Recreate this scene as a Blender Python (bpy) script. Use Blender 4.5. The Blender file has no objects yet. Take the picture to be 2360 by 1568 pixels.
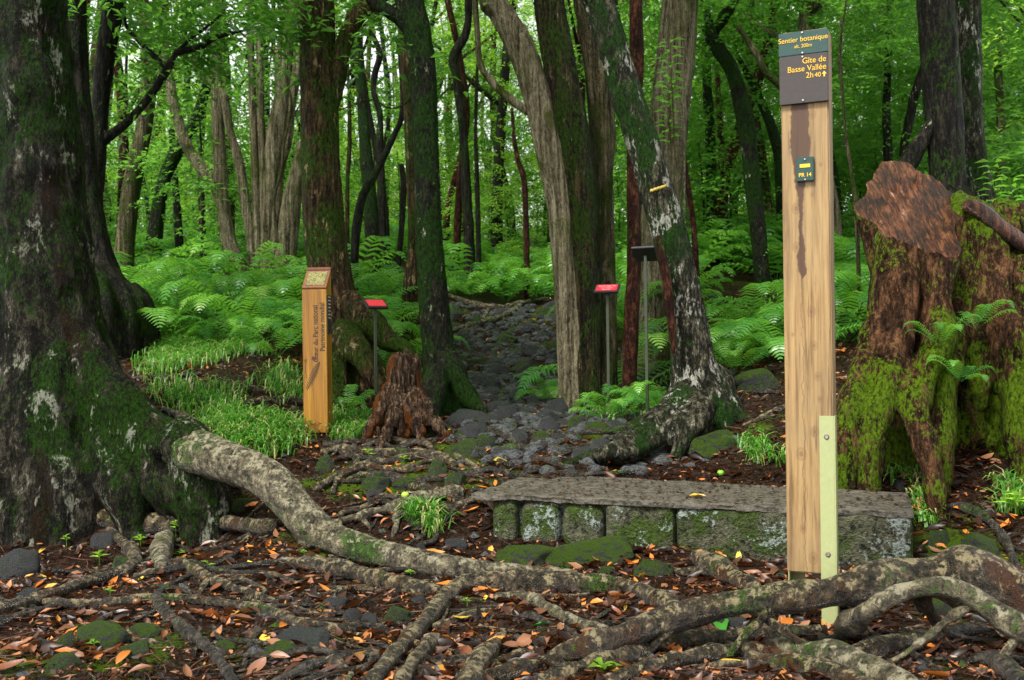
import bpy, math, random
import numpy as np
from mathutils import Vector, Matrix
random.seed(7)
RS = np.random.RandomState(11)
SC = bpy.context.scene
COL = SC.collection
PI = math.pi
# ------------------------------------------------------------------ camera, world, sun, exposure
F_ = 2294.4            # focal length in photo units (picture 2360 wide)
HZ = 784.0
ROLL = math.radians(0.75)
CAMZ = 0.86
RIGHT = np.array([math.cos(ROLL), 0, -math.sin(ROLL)])
UPV = np.array([math.sin(ROLL), 0, math.cos(ROLL)])
FWD = np.array([0., 1., 0.])
cd = bpy.data.cameras.new('camera'); cam = bpy.data.objects.new('camera', cd); COL.objects.link(cam)
cam.matrix_world = Matrix(((RIGHT[0], UPV[0], 0, 0), (0, 0, -1, 0), (RIGHT[2], UPV[2], 0, CAMZ), (0, 0, 0, 1)))
cd.sensor_width = 36; cd.lens = 35; cd.clip_start = 0.05; cd.clip_end = 600
cd.dof.use_dof = True; cd.dof.focus_distance = 3.7; cd.dof.aperture_fstop = 7.0
SC.camera = cam
world = bpy.data.worlds.new('World'); SC.world = world; world.use_nodes = True
wn = world.node_tree; wn.nodes.clear()
SUN_EL, SUN_ROT = math.radians(56), math.radians(222)
sky = wn.nodes.new('ShaderNodeTexSky'); sky.sky_type = 'NISHITA'; sky.sun_disc = False
sky.sun_elevation = SUN_EL; sky.sun_rotation = SUN_ROT; sky.air_density = 1.0; sky.dust_density = 1.0
hs = wn.nodes.new('ShaderNodeHueSaturation'); hs.inputs['Saturation'].default_value = 0.06
bg = wn.nodes.new('ShaderNodeBackground'); bg.inputs['Strength'].default_value = 0.08
wo = wn.nodes.new('ShaderNodeOutputWorld')
wn.links.new(sky.outputs[0], hs.inputs['Color']); wn.links.new(hs.outputs[0], bg.inputs[0]); wn.links.new(bg.outputs[0], wo.inputs[0])
sd = bpy.data.lights.new('sun', 'SUN'); sd.energy = 1.5; sd.angle = math.radians(12); sd.color = (1, .96, .9)
sun = bpy.data.objects.new('sun', sd); COL.objects.link(sun)
sdir = Vector((math.cos(SUN_EL) * math.sin(SUN_ROT), math.cos(SUN_EL) * math.cos(SUN_ROT), math.sin(SUN_EL)))
sun.rotation_euler = sdir.to_track_quat('Z', 'Y').to_euler()
SC.view_settings.view_transform = 'Standard'; SC.view_settings.look = 'None'; SC.view_settings.gamma = 1
SC.view_settings.exposure = 2.15
SC.render.engine = 'CYCLES'
cy = SC.cycles
cy.max_bounces = 5; cy.diffuse_bounces = 3; cy.glossy_bounces = 2; cy.transmission_bounces = 3; cy.transparent_max_bounces = 4
cy.use_denoising = True; cy.denoising_prefilter = 'NONE'; cy.sample_clamp_indirect = 6; cy.caustics_reflective = False; cy.caustics_refractive = False
# ------------------------------------------------------------------ helpers
def _h(i, j, k, seed):
    n = (i.astype(np.int64) * 374761393 + j.astype(np.int64) * 668265263 + k.astype(np.int64) * 2147483647 + seed * 1274126177) & 0xffffffff
    n = ((n ^ (n >> 13)) * 1274126177) & 0xffffffff
    n = (n ^ (n >> 16)) & 0xffffffff
    n = (n * 2246822519) & 0xffffffff
    return ((n >> 8) & 0xffff) / 65535.0
def noise3(P, seed=0):
    P = np.asarray(P, float); f = np.floor(P); t = P - f; t = t * t * (3 - 2 * t)
    i, j, k = f[..., 0].astype(int), f[..., 1].astype(int), f[..., 2].astype(int)
    r = 0
    for a in (0, 1):
        wa = t[..., 0] if a else 1 - t[..., 0]
        for b in (0, 1):
            wb = t[..., 1] if b else 1 - t[..., 1]
            for c in (0, 1):
                wc = t[..., 2] if c else 1 - t[..., 2]
                r = r + wa * wb * wc * _h(i + a, j + b, k + c, seed)
    return r * 2 - 1
def fbm(P, o=3, seed=0):
    P = np.asarray(P, float); s = 0; a = 1; n = 0
    for q in range(o):
        s = s + a * noise3(P * 2 ** q + 17.3 * q, seed + q); n += a; a *= .5
    return s / n
def ss(a, b, x):
    t = np.clip((x - a) / (b - a), 0, 1); return t * t * (3 - 2 * t)
def pathx(Y): return np.interp(Y, [3, 5, 7, 9, 12, 20, 40], [.1, .2, .1, -.05, -.12, .6, 2])
def gz(X, Y):
    X = np.asarray(X, float); Y = np.asarray(Y, float)
    b = np.interp(Y, [-3, 0, 2.5, 3.7, 4.3, 5, 5.7, 6.4, 7, 8, 9.5, 12, 16, 25, 60, 200], [-.1, -.03, -.005, -.045, .005, .21, .32, .37, .42, .55, .80, 1.3, 1.9, 3.1, 7.5, 22])
    b = b + .32 * ss(-.7, -1.9, X) * ss(4.9, 6.6, Y) - .2 * ss(-.9, -1.5, X) * (1 - ss(4.9, 5.25, Y)) * ss(3.9, 4.6, Y)
    b = b + .24 * ss(.7, 1.6, X) * ss(4.4, 5.4, Y) + .12 * ss(1.5, 2.2, X) * ss(3.3, 4.1, Y)
    b = b - .08 * np.exp(-((X - pathx(Y)) / .6) ** 2) * ss(6.5, 8, Y)
    P = np.stack([X, Y, 0 * X], -1)
    far = 1 + 2.5 * ss(10, 30, Y)
    return b + far * .04 * fbm(P * 1.7, 2, 3) + .016 * fbm(P * 7, 2, 5)
def gz1(x, y): return float(gz(np.array([x]), np.array([y]))[0])
C0 = np.array([0, 0, CAMZ])
def W(px, py, D): return C0 + D * (FWD + RIGHT * (px - 1180) / F_ + UPV * (HZ - py) / F_)
_D = np.concatenate([np.linspace(1.9, 12, 900), np.linspace(12.05, 70, 500)])
def G(px, py, lift=0.0):
    d = FWD + RIGHT * (px - 1180) / F_ + UPV * (HZ - py) / F_
    P = C0 + _D[:, None] * d
    h = P[:, 2] - gz(P[:, 0], P[:, 1]) - lift
    i = np.argmax(h < 0) if (h < 0).any() else len(_D) - 1
    return P[i], _D[i]
def mk(name, V, quads=None, tris=None, mat=None, smooth=True, attr=None):
    me = bpy.data.meshes.new(name); V = np.asarray(V, np.float32)
    me.vertices.add(len(V)); me.vertices.foreach_set('co', V.ravel())
    L = []; st = []; tot = []; n = 0
    for f in (quads, tris):
        if f is None or len(f) == 0: continue
        f = np.asarray(f, np.int32); k = f.shape[1]
        L.append(f.ravel()); st.append(n + np.arange(len(f)) * k); n += f.size
    L = np.concatenate(L); st = np.concatenate(st)
    me.loops.add(len(L)); me.loops.foreach_set('vertex_index', L)
    me.polygons.add(len(st)); me.polygons.foreach_set('loop_start', st.astype(np.int32))
    if attr is not None:
        for nm, vals in attr.items():
            at = me.attributes.new(nm, 'FLOAT', 'POINT'); at.data.foreach_set('value', np.asarray(vals, np.float32))
    me.update(calc_edges=True); me.validate()
    if smooth: me.polygons.foreach_set('use_smooth', np.ones(len(me.polygons), bool))
    if mat: me.materials.append(mat)
    return me
def ob(name, me, parent=None, loc=None):
    o = bpy.data.objects.new(name, me); COL.objects.link(o)
    if loc is not None: o.location = loc
    if parent is not None: o.parent = parent
    return o
def tag(o, label=None, cat=None, group=None, kind=None):
    if label: o['label'] = label
    if cat: o['category'] = cat
    if group: o['group'] = group
    if kind: o['kind'] = kind
    return o
def thing(name, label, cat, loc=(0, 0, 0), group=None, rz=0):
    o = bpy.data.objects.new(name, None); COL.objects.link(o); o.location = loc; o.rotation_euler[2] = rz
    o.empty_display_size = .1
    return tag(o, label, cat, group)
class Buf:
    def __init__(s): s.V = []; s.Q = []; s.T = []; s.n = 0; s.A = []
    def add(s, V, Q=None, T=None, a=None):
        V = np.asarray(V, float)
        s.V.append(V)
        if Q is not None and len(Q): s.Q.append(np.asarray(Q) + s.n)
        if T is not None and len(T): s.T.append(np.asarray(T) + s.n)
        s.A.append(np.full(len(V), 0. if a is None else a) if np.isscalar(a) or a is None else a)
        s.n += len(V)
    def mesh(s, name, mat, smooth=True, origin=None):
        V = np.concatenate(s.V)
        if origin is not None: V = V - np.asarray(origin)
        return mk(name, V, np.concatenate(s.Q) if s.Q else None, np.concatenate(s.T) if s.T else None, mat, smooth, {'rnd': np.concatenate(s.A)})
def spline(P, n):
    P = np.asarray(P, float); Q = np.vstack([2 * P[0] - P[1], P, 2 * P[-1] - P[-2]])
    m = len(P) - 1; t = np.linspace(0, m - 1e-6, n); i = t.astype(int); u = (t - i)[:, None]
    a, b, c, d = Q[i], Q[i + 1], Q[i + 2], Q[i + 3]
    return .5 * (2 * b + (c - a) * u + (2 * a - 5 * b + 4 * c - d) * u ** 2 + (3 * b - a - 3 * c + d) * u ** 3)
def tube(P, R, nseg=16, step=.03, amp=.0, kf=12., ks=3., seed=0, flute=0., nfl=5, endr=.45, lump=0., dia=0.):
    P = np.asarray(P, float); R = np.asarray(R, float)
    L = np.linalg.norm(np.diff(P, axis=0), axis=1).sum(); n = max(4, int(L / step))
    S = spline(np.column_stack([P, R]), n); C = S[:, :3]; r = np.clip(S[:, 3], R.min() * .6, R.max() * 1.2)
    T = np.gradient(C, axis=0); T /= np.linalg.norm(T, axis=1)[:, None] + 1e-9
    s = np.concatenate([[0], np.cumsum(np.linalg.norm(np.diff(C, axis=0), axis=1))])
    u = np.cross(T[0], [0, 0, 1.] if abs(T[0][2]) < .9 else [1., 0, 0]); u /= np.linalg.norm(u)
    U = [u]
    for k in range(1, n):
        u = U[-1] - T[k] * np.dot(U[-1], T[k]); U.append(u / np.linalg.norm(u))
    U = np.array(U); B = np.cross(T, U)
    th = np.linspace(0, 2 * PI, nseg, endpoint=False)
    rr = np.repeat(r[:, None], nseg, 1)
    if lump: rr = rr * (1 + lump * fbm(np.stack([s * 3 / max(r.mean() * 8, .05), 0 * s + seed, 0 * s], -1), 2, seed))[:, None]
    if dia:
        rr = rr / ((np.abs(np.cos(th)) ** dia + np.abs(np.sin(th)) ** dia) ** (1 / dia))[None, :]
    if flute:
        q = np.stack([np.cos(th)[None, :] * nfl * .5 + 0 * s[:, None], np.sin(th)[None, :] * nfl * .5 + 0 * s[:, None], s[:, None] * .5 + 0 * th[None, :]], -1)
        rr = rr * (1 + flute * (1 - 2 * np.abs(fbm(q, 2, seed + 3)) ** .8))
    if amp:
        q = np.stack([np.cos(th)[None, :] * r[:, None] * kf, np.sin(th)[None, :] * r[:, None] * kf, s[:, None] * ks + 0 * th[None, :]], -1) + seed * 1.7
        rr = rr + amp * fbm(q, 3, seed)
    V = C[:, None, :] + rr[..., None] * (np.cos(th)[None, :, None] * U[:, None, :] + np.sin(th)[None, :, None] * B[:, None, :])
    e0 = C[0] - T[0] * r[0] * endr; e1 = C[-1] + T[-1] * r[-1] * endr
    V = np.vstack([V.reshape(-1, 3), e0, e1])
    i = np.arange(n - 1)[:, None] * nseg; j = np.arange(nseg)[None, :]; j2 = (j + 1) % nseg
    Q = np.stack([i + j, i + j2, i + nseg + j2, i + nseg + j], -1).reshape(-1, 4)
    jj = np.arange(nseg); a = n * nseg
    T3 = np.vstack([np.stack([0 * jj + a, (jj + 1) % nseg, jj], -1), np.stack([0 * jj + a + 1, (n - 1) * nseg + jj, (n - 1) * nseg + (jj + 1) % nseg], -1)])
    return V, Q, T3
def pp(pts, D=None):
    """photo-space trace -> world points and radii"""
    P, R = [], []
    for t in pts:
        d = t[3] if len(t) > 3 else D
        P.append(W(t[0], t[1], d)); R.append(t[2] * .5 * d / F_)
    return np.array(P), np.array(R)
def gp(pts, lift=.45):
    P, R = [], []
    for t in pts:
        if len(t) > 3: d = t[3]; p = W(t[0], t[1], d); r = t[2] * .5 * d / F_
        else:
            p, d = G(t[0], t[1], .02); r = t[2] * .5 * d / F_
            p, d = G(t[0], t[1], lift * r); r = t[2] * .5 * d / F_
        P.append(p); R.append(r)
    return np.array(P), np.array(R)
def sink(P, R, k=.12):
    d = P[-1] - P[-2]; d[2] = 0; d = unit(d); e1 = P[-1] + d * k * .6; e1[2] = gz1(e1[0], e1[1]) - R[-1] * .3; e2 = P[-1] + d * k * 1.6; e2[2] = gz1(e2[0], e2[1]) - R[-1] * .9
    return np.vstack([P, e1, e2]), np.append(R, [R[-1] * .7, R[-1] * .4])
def unit(v): return v / (np.linalg.norm(v, axis=-1, keepdims=True) + 1e-9)
def remeshed(name, buf, voxel, mat, amp, kf, ks, seed=0, smooth_it=3, origin=(0, 0, 0), amp2=0., cut=None, fine=True):
    me = buf.mesh('tmp', None); o = bpy.data.objects.new('tmp', me); COL.objects.link(o)
    m = o.modifiers.new('r', 'REMESH'); m.mode = 'VOXEL'; m.voxel_size = voxel
    s = o.modifiers.new('s', 'SMOOTH'); s.iterations = smooth_it; s.factor = .5
    dg = bpy.context.evaluated_depsgraph_get(); dg.update()
    r = bpy.data.meshes.new_from_object(o.evaluated_get(dg)); bpy.data.objects.remove(o)
    n = len(r.vertices); V = np.empty(n * 3, np.float32); r.vertices.foreach_get('co', V); V = V.reshape(-1, 3).astype(float)
    N = np.empty(n * 3, np.float32); r.vertices.foreach_get('normal', N); N = N.reshape(-1, 3)
    q = V * np.array([kf, kf, ks])
    d = amp * (1 - 2 * np.abs(fbm(q, 3, seed))) + amp2 * fbm(V * 5, 3, seed + 9)
    V = V + N * d[:, None]
    V -= np.asarray(origin)
    r.vertices.foreach_set('co', V.astype(np.float32).ravel()); r.update()
    r.polygons.foreach_set('use_smooth', np.ones(len(r.polygons), bool))
    r.materials.clear(); r.materials.append(mat); r.name = name
    if cut:
        import bmesh
        r.materials.append(MB['cut']); bm = bmesh.new(); bm.from_mesh(r)
        for p0, nn in cut:
            g = bmesh.ops.bisect_plane(bm, geom=bm.verts[:] + bm.edges[:] + bm.faces[:], plane_co=Vector(p0 - np.asarray(origin)), plane_no=Vector(unit(nn)), clear_outer=True)
            f = bmesh.ops.triangle_fill(bm, edges=[e for e in g['geom_cut'] if isinstance(e, bmesh.types.BMEdge)], use_beauty=True)
            nf = [e for e in f['geom'] if isinstance(e, bmesh.types.BMFace)]
            for e in nf: e.material_index = 1; e.smooth = False
        bmesh.ops.recalc_face_normals(bm, faces=bm.faces[:]); bm.to_mesh(r); bm.free(); r.update()
    return r
# ------------------------------------------------------------------ materials
class M_:
    def __init__(s, name):
        s.m = bpy.data.materials.new(name); s.m.use_nodes = True; s.t = s.m.node_tree; s.t.nodes.clear()
        s.out = s.n('ShaderNodeOutputMaterial'); s.b = s.n('ShaderNodeBsdfPrincipled'); s.l(s.b.outputs[0], s.out.inputs[0])
        s.tc = s.n('ShaderNodeTexCoord')
    def n(s, t): return s.t.nodes.new(t)
    def l(s, a, b): s.t.links.new(a, b)
    def set(s, node, k, v):
        if hasattr(v, 'is_linked') or isinstance(v, bpy.types.NodeSocket): s.l(v, node.inputs[k])
        else: node.inputs[k].default_value = v
    def mp(s, sc, loc=(0, 0, 0), rot=(0, 0, 0), src='Object'):
        m = s.n('ShaderNodeMapping'); m.inputs['Scale'].default_value = sc; m.inputs['Location'].default_value = loc; m.inputs['Rotation'].default_value = rot
        s.l(s.tc.outputs[src], m.inputs[0]); return m.outputs[0]
    def noise(s, vec, sc, det=6, rough=.6, dist=0):
        m = s.n('ShaderNodeTexNoise'); s.l(vec, m.inputs['Vector']); m.inputs['Scale'].default_value = sc; m.inputs['Detail'].default_value = det
        m.inputs['Roughness'].default_value = rough; m.inputs['Distortion'].default_value = dist; return m.outputs[0]
    def ramp(s, f, stops, interp='LINEAR'):
        m = s.n('ShaderNodeValToRGB'); s.l(f, m.inputs[0]); e = m.color_ramp; e.interpolation = interp
        while len(e.elements) < len(stops): e.elements.new(.5)
        for q, (p, c) in zip(e.elements, stops):
            q.position = p; q.color = (c, c, c, 1) if np.isscalar(c) else (*c, 1)
        return m.outputs[0]
    def mix(s, f, a, b, mode='MIX'):
        m = s.n('ShaderNodeMix'); m.data_type = 'RGBA'; m.blend_type = mode
        for k, v in ((0, f), (6, a), (7, b)):
            if isinstance(v, bpy.types.NodeSocket): s.l(v, m.inputs[k])
            else: m.inputs[k].default_value = v if np.isscalar(v) else (*v, 1)
        return m.outputs[2]
    def math(s, op, a, b=0., c=0.):
        m = s.n('ShaderNodeMath'); m.operation = op
        for k, v in ((0, a), (1, b), (2, c)):
            if isinstance(v, bpy.types.NodeSocket): s.l(v, m.inputs[k])
            else: m.inputs[k].default_value = v
        return m.outputs[0]
    def bump(s, h, dist=.01, st=1.):
        m = s.n('ShaderNodeBump'); s.l(h, m.inputs['Height']); m.inputs['Distance'].default_value = dist; m.inputs['Strength'].default_value = st
        s.l(m.outputs[0], s.b.inputs['Normal']); return m
    def col(s, c):
        if isinstance(c, bpy.types.NodeSocket): s.l(c, s.b.inputs['Base Color'])
        else: s.b.inputs['Base Color'].default_value = (*c, 1)
    def rough(s, r):
        if isinstance(r, bpy.types.NodeSocket): s.l(r, s.b.inputs['Roughness'])
        else: s.b.inputs['Roughness'].default_value = r
    def top(s):   # how far a surface faces up (moss settles on top; roots get more pale patches there)
        g = s.n('ShaderNodeNewGeometry'); x = s.n('ShaderNodeSeparateXYZ'); s.l(g.outputs['Normal'], x.inputs[0]); return x.outputs[2]
def bark(name, dark, light, moss=.5, lich=.66, mosscol=(.035, .075, .006), lichcol=(.42, .45, .30), grain=(30, 30, 5), mtop=0., mid=None, rough=(.3, .75), bd=.012, lscale=6., orange=None, mattr=0., ltop=0.):
    m = M_(name); v = m.mp(grain); iso = m.mp((1, 1, .6))
    n1 = m.noise(v, 1, 8, .72); n2 = m.noise(iso, 3.2, 6, .68, .3); n3 = m.noise(m.mp((1, 1, .7), (3, 7, 1)), lscale, 8, .68, .4); n5 = m.noise(m.mp((1, 1, .45)), 70, 5, .75)
    nb_ = m.math('ADD', m.math('MULTIPLY', n1, .62), m.math('MULTIPLY', n5, .38))
    c = m.ramp(nb_, [(.40, dark), (.50, mid or tuple((a + b) * .42 for a, b in zip(dark, light))), (.615, light)])
    if orange: c = m.mix(m.ramp(m.math('ADD', m.noise(m.mp((1, 1, .25), (5, 2, 9)), 5 if name != 'rotten_wood' else 9, 5, .6), m.math('MULTIPLY', m.math('SUBTRACT', n5, .5), .4)), [(.55 if name != 'rotten_wood' else .55, 0.), (.62 if name != 'rotten_wood' else .62, 1.)]), c, m.mix(nb_, tuple(x * .3 for x in orange), orange))
    k = m.math('ADD', n2, m.math('MULTIPLY', m.math('SUBTRACT', n5, .5), .6))
    if mtop: k = m.math('ADD', k, m.math('MULTIPLY', m.top(), mtop))
    if mattr:
        at = m.n('ShaderNodeAttribute'); at.attribute_name = 'moss'; k = m.math('ADD', k, m.math('MULTIPLY', at.outputs['Fac'], mattr))
    mm = m.ramp(k, [(moss, 0.), (moss + .06, 1.)])
    mc = m.mix(m.ramp(n5, [(.38, 0.), (.62, 1.)]), tuple(x * .22 for x in mosscol), tuple(x * 1.15 for x in mosscol))
    c = m.mix(mm, c, mc)
    kk = m.math('ADD', n3, m.math('MULTIPLY', m.math('SUBTRACT', nb_, .5), 1.1))
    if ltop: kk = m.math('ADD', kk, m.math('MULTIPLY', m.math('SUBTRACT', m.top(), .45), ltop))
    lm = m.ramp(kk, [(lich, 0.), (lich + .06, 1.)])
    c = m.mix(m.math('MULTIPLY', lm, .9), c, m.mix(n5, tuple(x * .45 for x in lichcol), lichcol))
    m.b.inputs['Specular IOR Level'].default_value = .42 if name.startswith('root') else .07
    m.col(c); m.rough(m.ramp(m.noise(iso, 9, 4), [(.35, rough[0]), (.65, rough[1])]))
    m.bump(nb_, bd * 3.5, 1.)
    return m.m
MB = {}
MB['giant'] = bark('bark_giant', (.004, .004, .003), (.115, .10, .07), .495, .607, (.018, .050, .004), grain=(16, 16, 5), mid=(.015, .014, .010), lichcol=(.38, .40, .30), orange=(.03, .018, .010), bd=.03)
MB['dark'] = bark('bark_dark', (.003, .003, .0028), (.05, .043, .03), .55, .69, (.02, .05, .005), mid=(.011, .010, .008))
MB['mossy'] = bark('bark_mossy', (.003, .004, .002), (.04, .035, .02), .46, .67, (.014, .042, .004), grain=(40, 40, 14), mid=(.010, .011, .007))
MB['brown'] = bark('bark_brown', (.006, .004, .002), (.17, .10, .045), .50, .625, (.035, .07, .006), lichcol=(.40, .30, .15), grain=(38, 38, 5), mid=(.034, .022, .011))
MB['pale'] = bark('bark_pale', (.022, .018, .009), (.44, .39, .25), .56, .72, (.07, .10, .012), grain=(34, 34, 1.8), bd=.03, mid=(.17, .145, .085))
MB['olive'] = bark('bark_olive', (.010, .009, .004), (.30, .25, .14), .49, .69, (.05, .08, .010), grain=(32, 32, 1.8), bd=.03, mid=(.085, .07, .037))
MB['umber'] = bark('bark_umber', (.004, .004, .003), (.13, .09, .04), .49, .68, (.03, .06, .006), grain=(32, 32, 2.2), bd=.03, mid=(.02, .016, .009))
MB['red'] = bark('bark_red', (.010, .004, .003), (.15, .055, .026), .60, .70, grain=(24, 24, 8), bd=.02, mid=(.028, .011, .007))
MB['lichen'] = bark('bark_lichen', (.007, .007, .005), (.20, .18, .12), .52, .60, (.018, .055, .007), (.55, .55, .46), grain=(36, 36, 10), lscale=6, mid=(.022, .022, .014), bd=.02)
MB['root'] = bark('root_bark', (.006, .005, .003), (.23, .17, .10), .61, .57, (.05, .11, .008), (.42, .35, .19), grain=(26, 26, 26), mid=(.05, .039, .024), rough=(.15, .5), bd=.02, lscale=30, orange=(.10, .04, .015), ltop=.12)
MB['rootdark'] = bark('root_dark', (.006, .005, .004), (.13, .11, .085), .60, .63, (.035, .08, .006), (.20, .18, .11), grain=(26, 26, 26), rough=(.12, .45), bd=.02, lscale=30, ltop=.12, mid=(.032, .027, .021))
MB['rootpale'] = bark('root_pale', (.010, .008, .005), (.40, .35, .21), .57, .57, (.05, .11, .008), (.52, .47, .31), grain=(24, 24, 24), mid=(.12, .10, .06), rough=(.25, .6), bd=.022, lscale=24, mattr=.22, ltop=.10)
MB['stump'] = bark('bark_stump', (.005, .0025, .0015), (.20, .095, .045), .565, .76, (.085, .145, .006), grain=(22, 22, 5), bd=.02, mtop=0.05, mid=(.04, .020, .010), mattr=.14)
MB['rotten'] = bark('rotten_wood', (.008, .006, .004), (.30, .20, .12), .72, .82, (.05, .08, .01), grain=(45, 45, 4), orange=(.20, .065, .014), bd=.02, rough=(.25, .5), mid=(.045, .028, .018))
def m_cut():
    m = M_('cut_wood'); n1 = m.noise(m.mp((60, 16, 5), rot=(0, .3, 0)), 1, 8, .72, .6)
    n2 = m.noise(m.mp((6, 6, 3)), 1, 5, .6); c = m.ramp(m.math('ADD', m.math('MULTIPLY', n1, .6), m.math('MULTIPLY', n2, .4)), [(.40, (.006, .003, .002)), (.49, (.045, .015, .006)), (.55, (.15, .05, .016)), (.60, (.22, .10, .045)), (.64, (.45, .36, .32))])
    m.col(c); m.rough(.3); m.bump(n1, .05); return m.m
MB['cut'] = m_cut()
def m_ground():
    m = M_('forest_soil'); v = m.mp((1, 1, 1))
    n1 = m.noise(v, 28, 8, .75); n2 = m.noise(v, 1.3, 5, .6); n3 = m.noise(v, 90, 4, .7)
    vo = m.n('ShaderNodeTexVoronoi'); m.l(v, vo.inputs['Vector']); vo.inputs['Scale'].default_value = 55
    c = m.ramp(n1, [(.36, (.004, .003, .002)), (.5, (.014, .009, .006)), (.64, (.06, .032, .02))])
    c = m.mix(m.ramp(n3, [(.52, 0.), (.66, .8)]), c, m.ramp(vo.outputs['Color'], [(0, (.015, .01, .008)), (.6, (.09, .035, .02)), (1., (.20, .08, .035))]))
    k = m.math('ADD', n2, m.math('MULTIPLY', m.math('SUBTRACT', n3, .5), .3))
    at = m.n('ShaderNodeAttribute'); at.attribute_name = 'moss'; k = m.math('ADD', k, m.math('MULTIPLY', at.outputs['Fac'], .16))
    c = m.mix(m.ramp(k, [(.59, 0.), (.66, .95)]), c, m.mix(n3, (.012, .03, .003), (.09, .17, .008)))
    m.b.inputs['Specular IOR Level'].default_value = .08; m.col(c); m.rough(m.ramp(n1, [(.35, .3), (.7, .75)])); m.bump(m.math('ADD', n1, m.math('MULTIPLY', n3, .6)), .03, 1.); return m.m
MB['soil'] = m_ground()
def m_rock(name, base, light, moss, mcol=(.05, .10, .006), mtop=.12, lich=.72, bd=.025):
    m = M_(name); v = m.mp((1, 1, 1)); oi = m.n('ShaderNodeObjectInfo')
    va = m.n('ShaderNodeVectorMath'); va.operation = 'ADD'; m.l(v, va.inputs[0])
    cx = m.n('ShaderNodeCombineXYZ'); m.l(m.math('MULTIPLY', oi.outputs['Random'], 37.), cx.inputs[0]); m.l(cx.outputs[0], va.inputs[1]); v = va.outputs[0]
    n1 = m.noise(v, 22, 8, .7); n2 = m.noise(v, 5, 5, .6); n3 = m.noise(v, 70, 4, .65)
    n1 = m.math('ADD', m.math('MULTIPLY', n1, .55), m.math('MULTIPLY', n3, .45)); c = m.ramp(n1, [(.40, tuple(x * .5 for x in base)), (.5, tuple((a + b) / 2 for a, b in zip(base, light))), (.62, light)])
    k = m.math('ADD', m.math('ADD', n2, m.math('MULTIPLY', m.math('SUBTRACT', n3, .5), .4)), m.math('MULTIPLY', m.top(), mtop))
    c = m.mix(m.ramp(k, [(moss, 0.), (moss + .10, 1.)]), c, m.mix(m.ramp(n3, [(.3, 0.), (.7, 1.)]), tuple(x * .25 for x in mcol), mcol))
    c = m.mix(m.ramp(m.math('ADD', m.noise(v, 8 if bd != .03 else 4.5, 6, .7, .4), m.math('MULTIPLY', m.math('SUBTRACT', n3, .5), .4)), [(lich, 0.), (lich + .05, .8)]), c, (.36, .42, .38))
    m.col(c); m.rough(m.ramp(n2, [(.3, .35), (.7, .8)])); m.b.inputs['Specular IOR Level'].default_value = .2; m.bump(m.math('ADD', n1, n3), bd, 1.); return m.m
MB['basalt'] = m_rock('basalt', (.022, .023, .024), (.135, .14, .14), .66, (.06, .12, .008))
MB['mossrock'] = m_rock('mossy_basalt', (.016, .019, .018), (.10, .11, .10), .49, (.10, .19, .008))
MB['wallstone'] = m_rock('mossy_wall_stone', (.022, .024, .014), (.15, .15, .09), .455, (.06, .105, .010), .0, .57, .03)
MB['concrete'] = m_rock('damp_concrete', (.042, .038, .029), (.12, .105, .08), .70, (.05, .08, .01), .0, .80, .006)
def m_leaf(name, stops, rough=.3, trans=.35, tcol=(.25, .50, .03), attr='rnd', spec=.5, objvar=.25):
    m = M_(name); a = m.n('ShaderNodeAttribute'); a.attribute_name = attr; oi = m.n('ShaderNodeObjectInfo')
    f = m.math('FRACT', m.math('ADD', a.outputs['Fac'], 0.)) if not objvar else m.math('ADD', m.math('MULTIPLY', a.outputs['Fac'], 1 - objvar), m.math('MULTIPLY', oi.outputs['Random'], objvar))
    c = m.ramp(f, stops); m.col(c); m.rough(rough); m.b.inputs['Specular IOR Level'].default_value = spec
    if trans:
        t = m.n('ShaderNodeBsdfTranslucent'); m.l(m.mix(.75, c, tcol, 'MIX'), t.inputs['Color'])
        x = m.n('ShaderNodeMixShader'); x.inputs[0].default_value = trans; m.l(m.b.outputs[0], x.inputs[1]); m.l(t.outputs[0], x.inputs[2]); m.l(x.outputs[0], m.out.inputs[0])
    return m.m
GR = [(0, (.006, .028, .007)), (.35, (.022, .08, .016)), (.7, (.065, .18, .032)), (1, (.24, .42, .07))]
MB['leaf'] = m_leaf('forest_leaves', GR, .2, .5, (.24, .58, .06))
MB['leafbright'] = m_leaf('young_and_backlit_leaves', [(0, (.06, .19, .015)), (1, (.32, .52, .05))], .3, .6, (.50, .85, .10))  # backlight put into the colour of background crowns; own green on seedlings
MB['fern'] = m_leaf('fern_green', [(0, (.010, .055, .010)), (.45, (.038, .16, .024)), (.8, (.12, .34, .05)), (.92, (.22, .44, .07)), (1, (.28, .22, .07))], .35, .4, (.28, .68, .05), objvar=.6)
MB['grass'] = m_leaf('grass_green', [(0, (.03, .12, .015)), (.5, (.09, .26, .03)), (.75, (.20, .42, .07)), (.9, (.45, .42, .16)), (1, (.5, .36, .2))], .4, .4, (.16, .5, .03), objvar=0)
LIT = [(0, (.008, .004, .003)), (.38, (.022, .010, .006)), (.56, (.06, .026, .014)), (.70, (.14, .062, .032)), (.80, (.32, .15, .075)), (.92, (.50, .15, .02)), (.98, (.55, .24, .05)), (1, (.6, .5, .06))]
MB['litter'] = m_leaf('dead_leaves', LIT, .38, .10, (.4, .12, .03), objvar=0, spec=.25)
def flat(name, c, r=.5, nz=0., metal=0.):
    m = M_(name)
    if nz:
        n1 = m.noise(m.mp((1, 1, 1)), 60, 5, .7); m.col(m.mix(m.ramp(n1, [(.35, 0.), (.7, 1.)]), tuple(x * (1 - nz) for x in c), c)); m.bump(n1, .001, .5)
    else: m.col(c)
    m.rough(r); m.b.inputs['Metallic'].default_value = metal; return m.m
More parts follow.
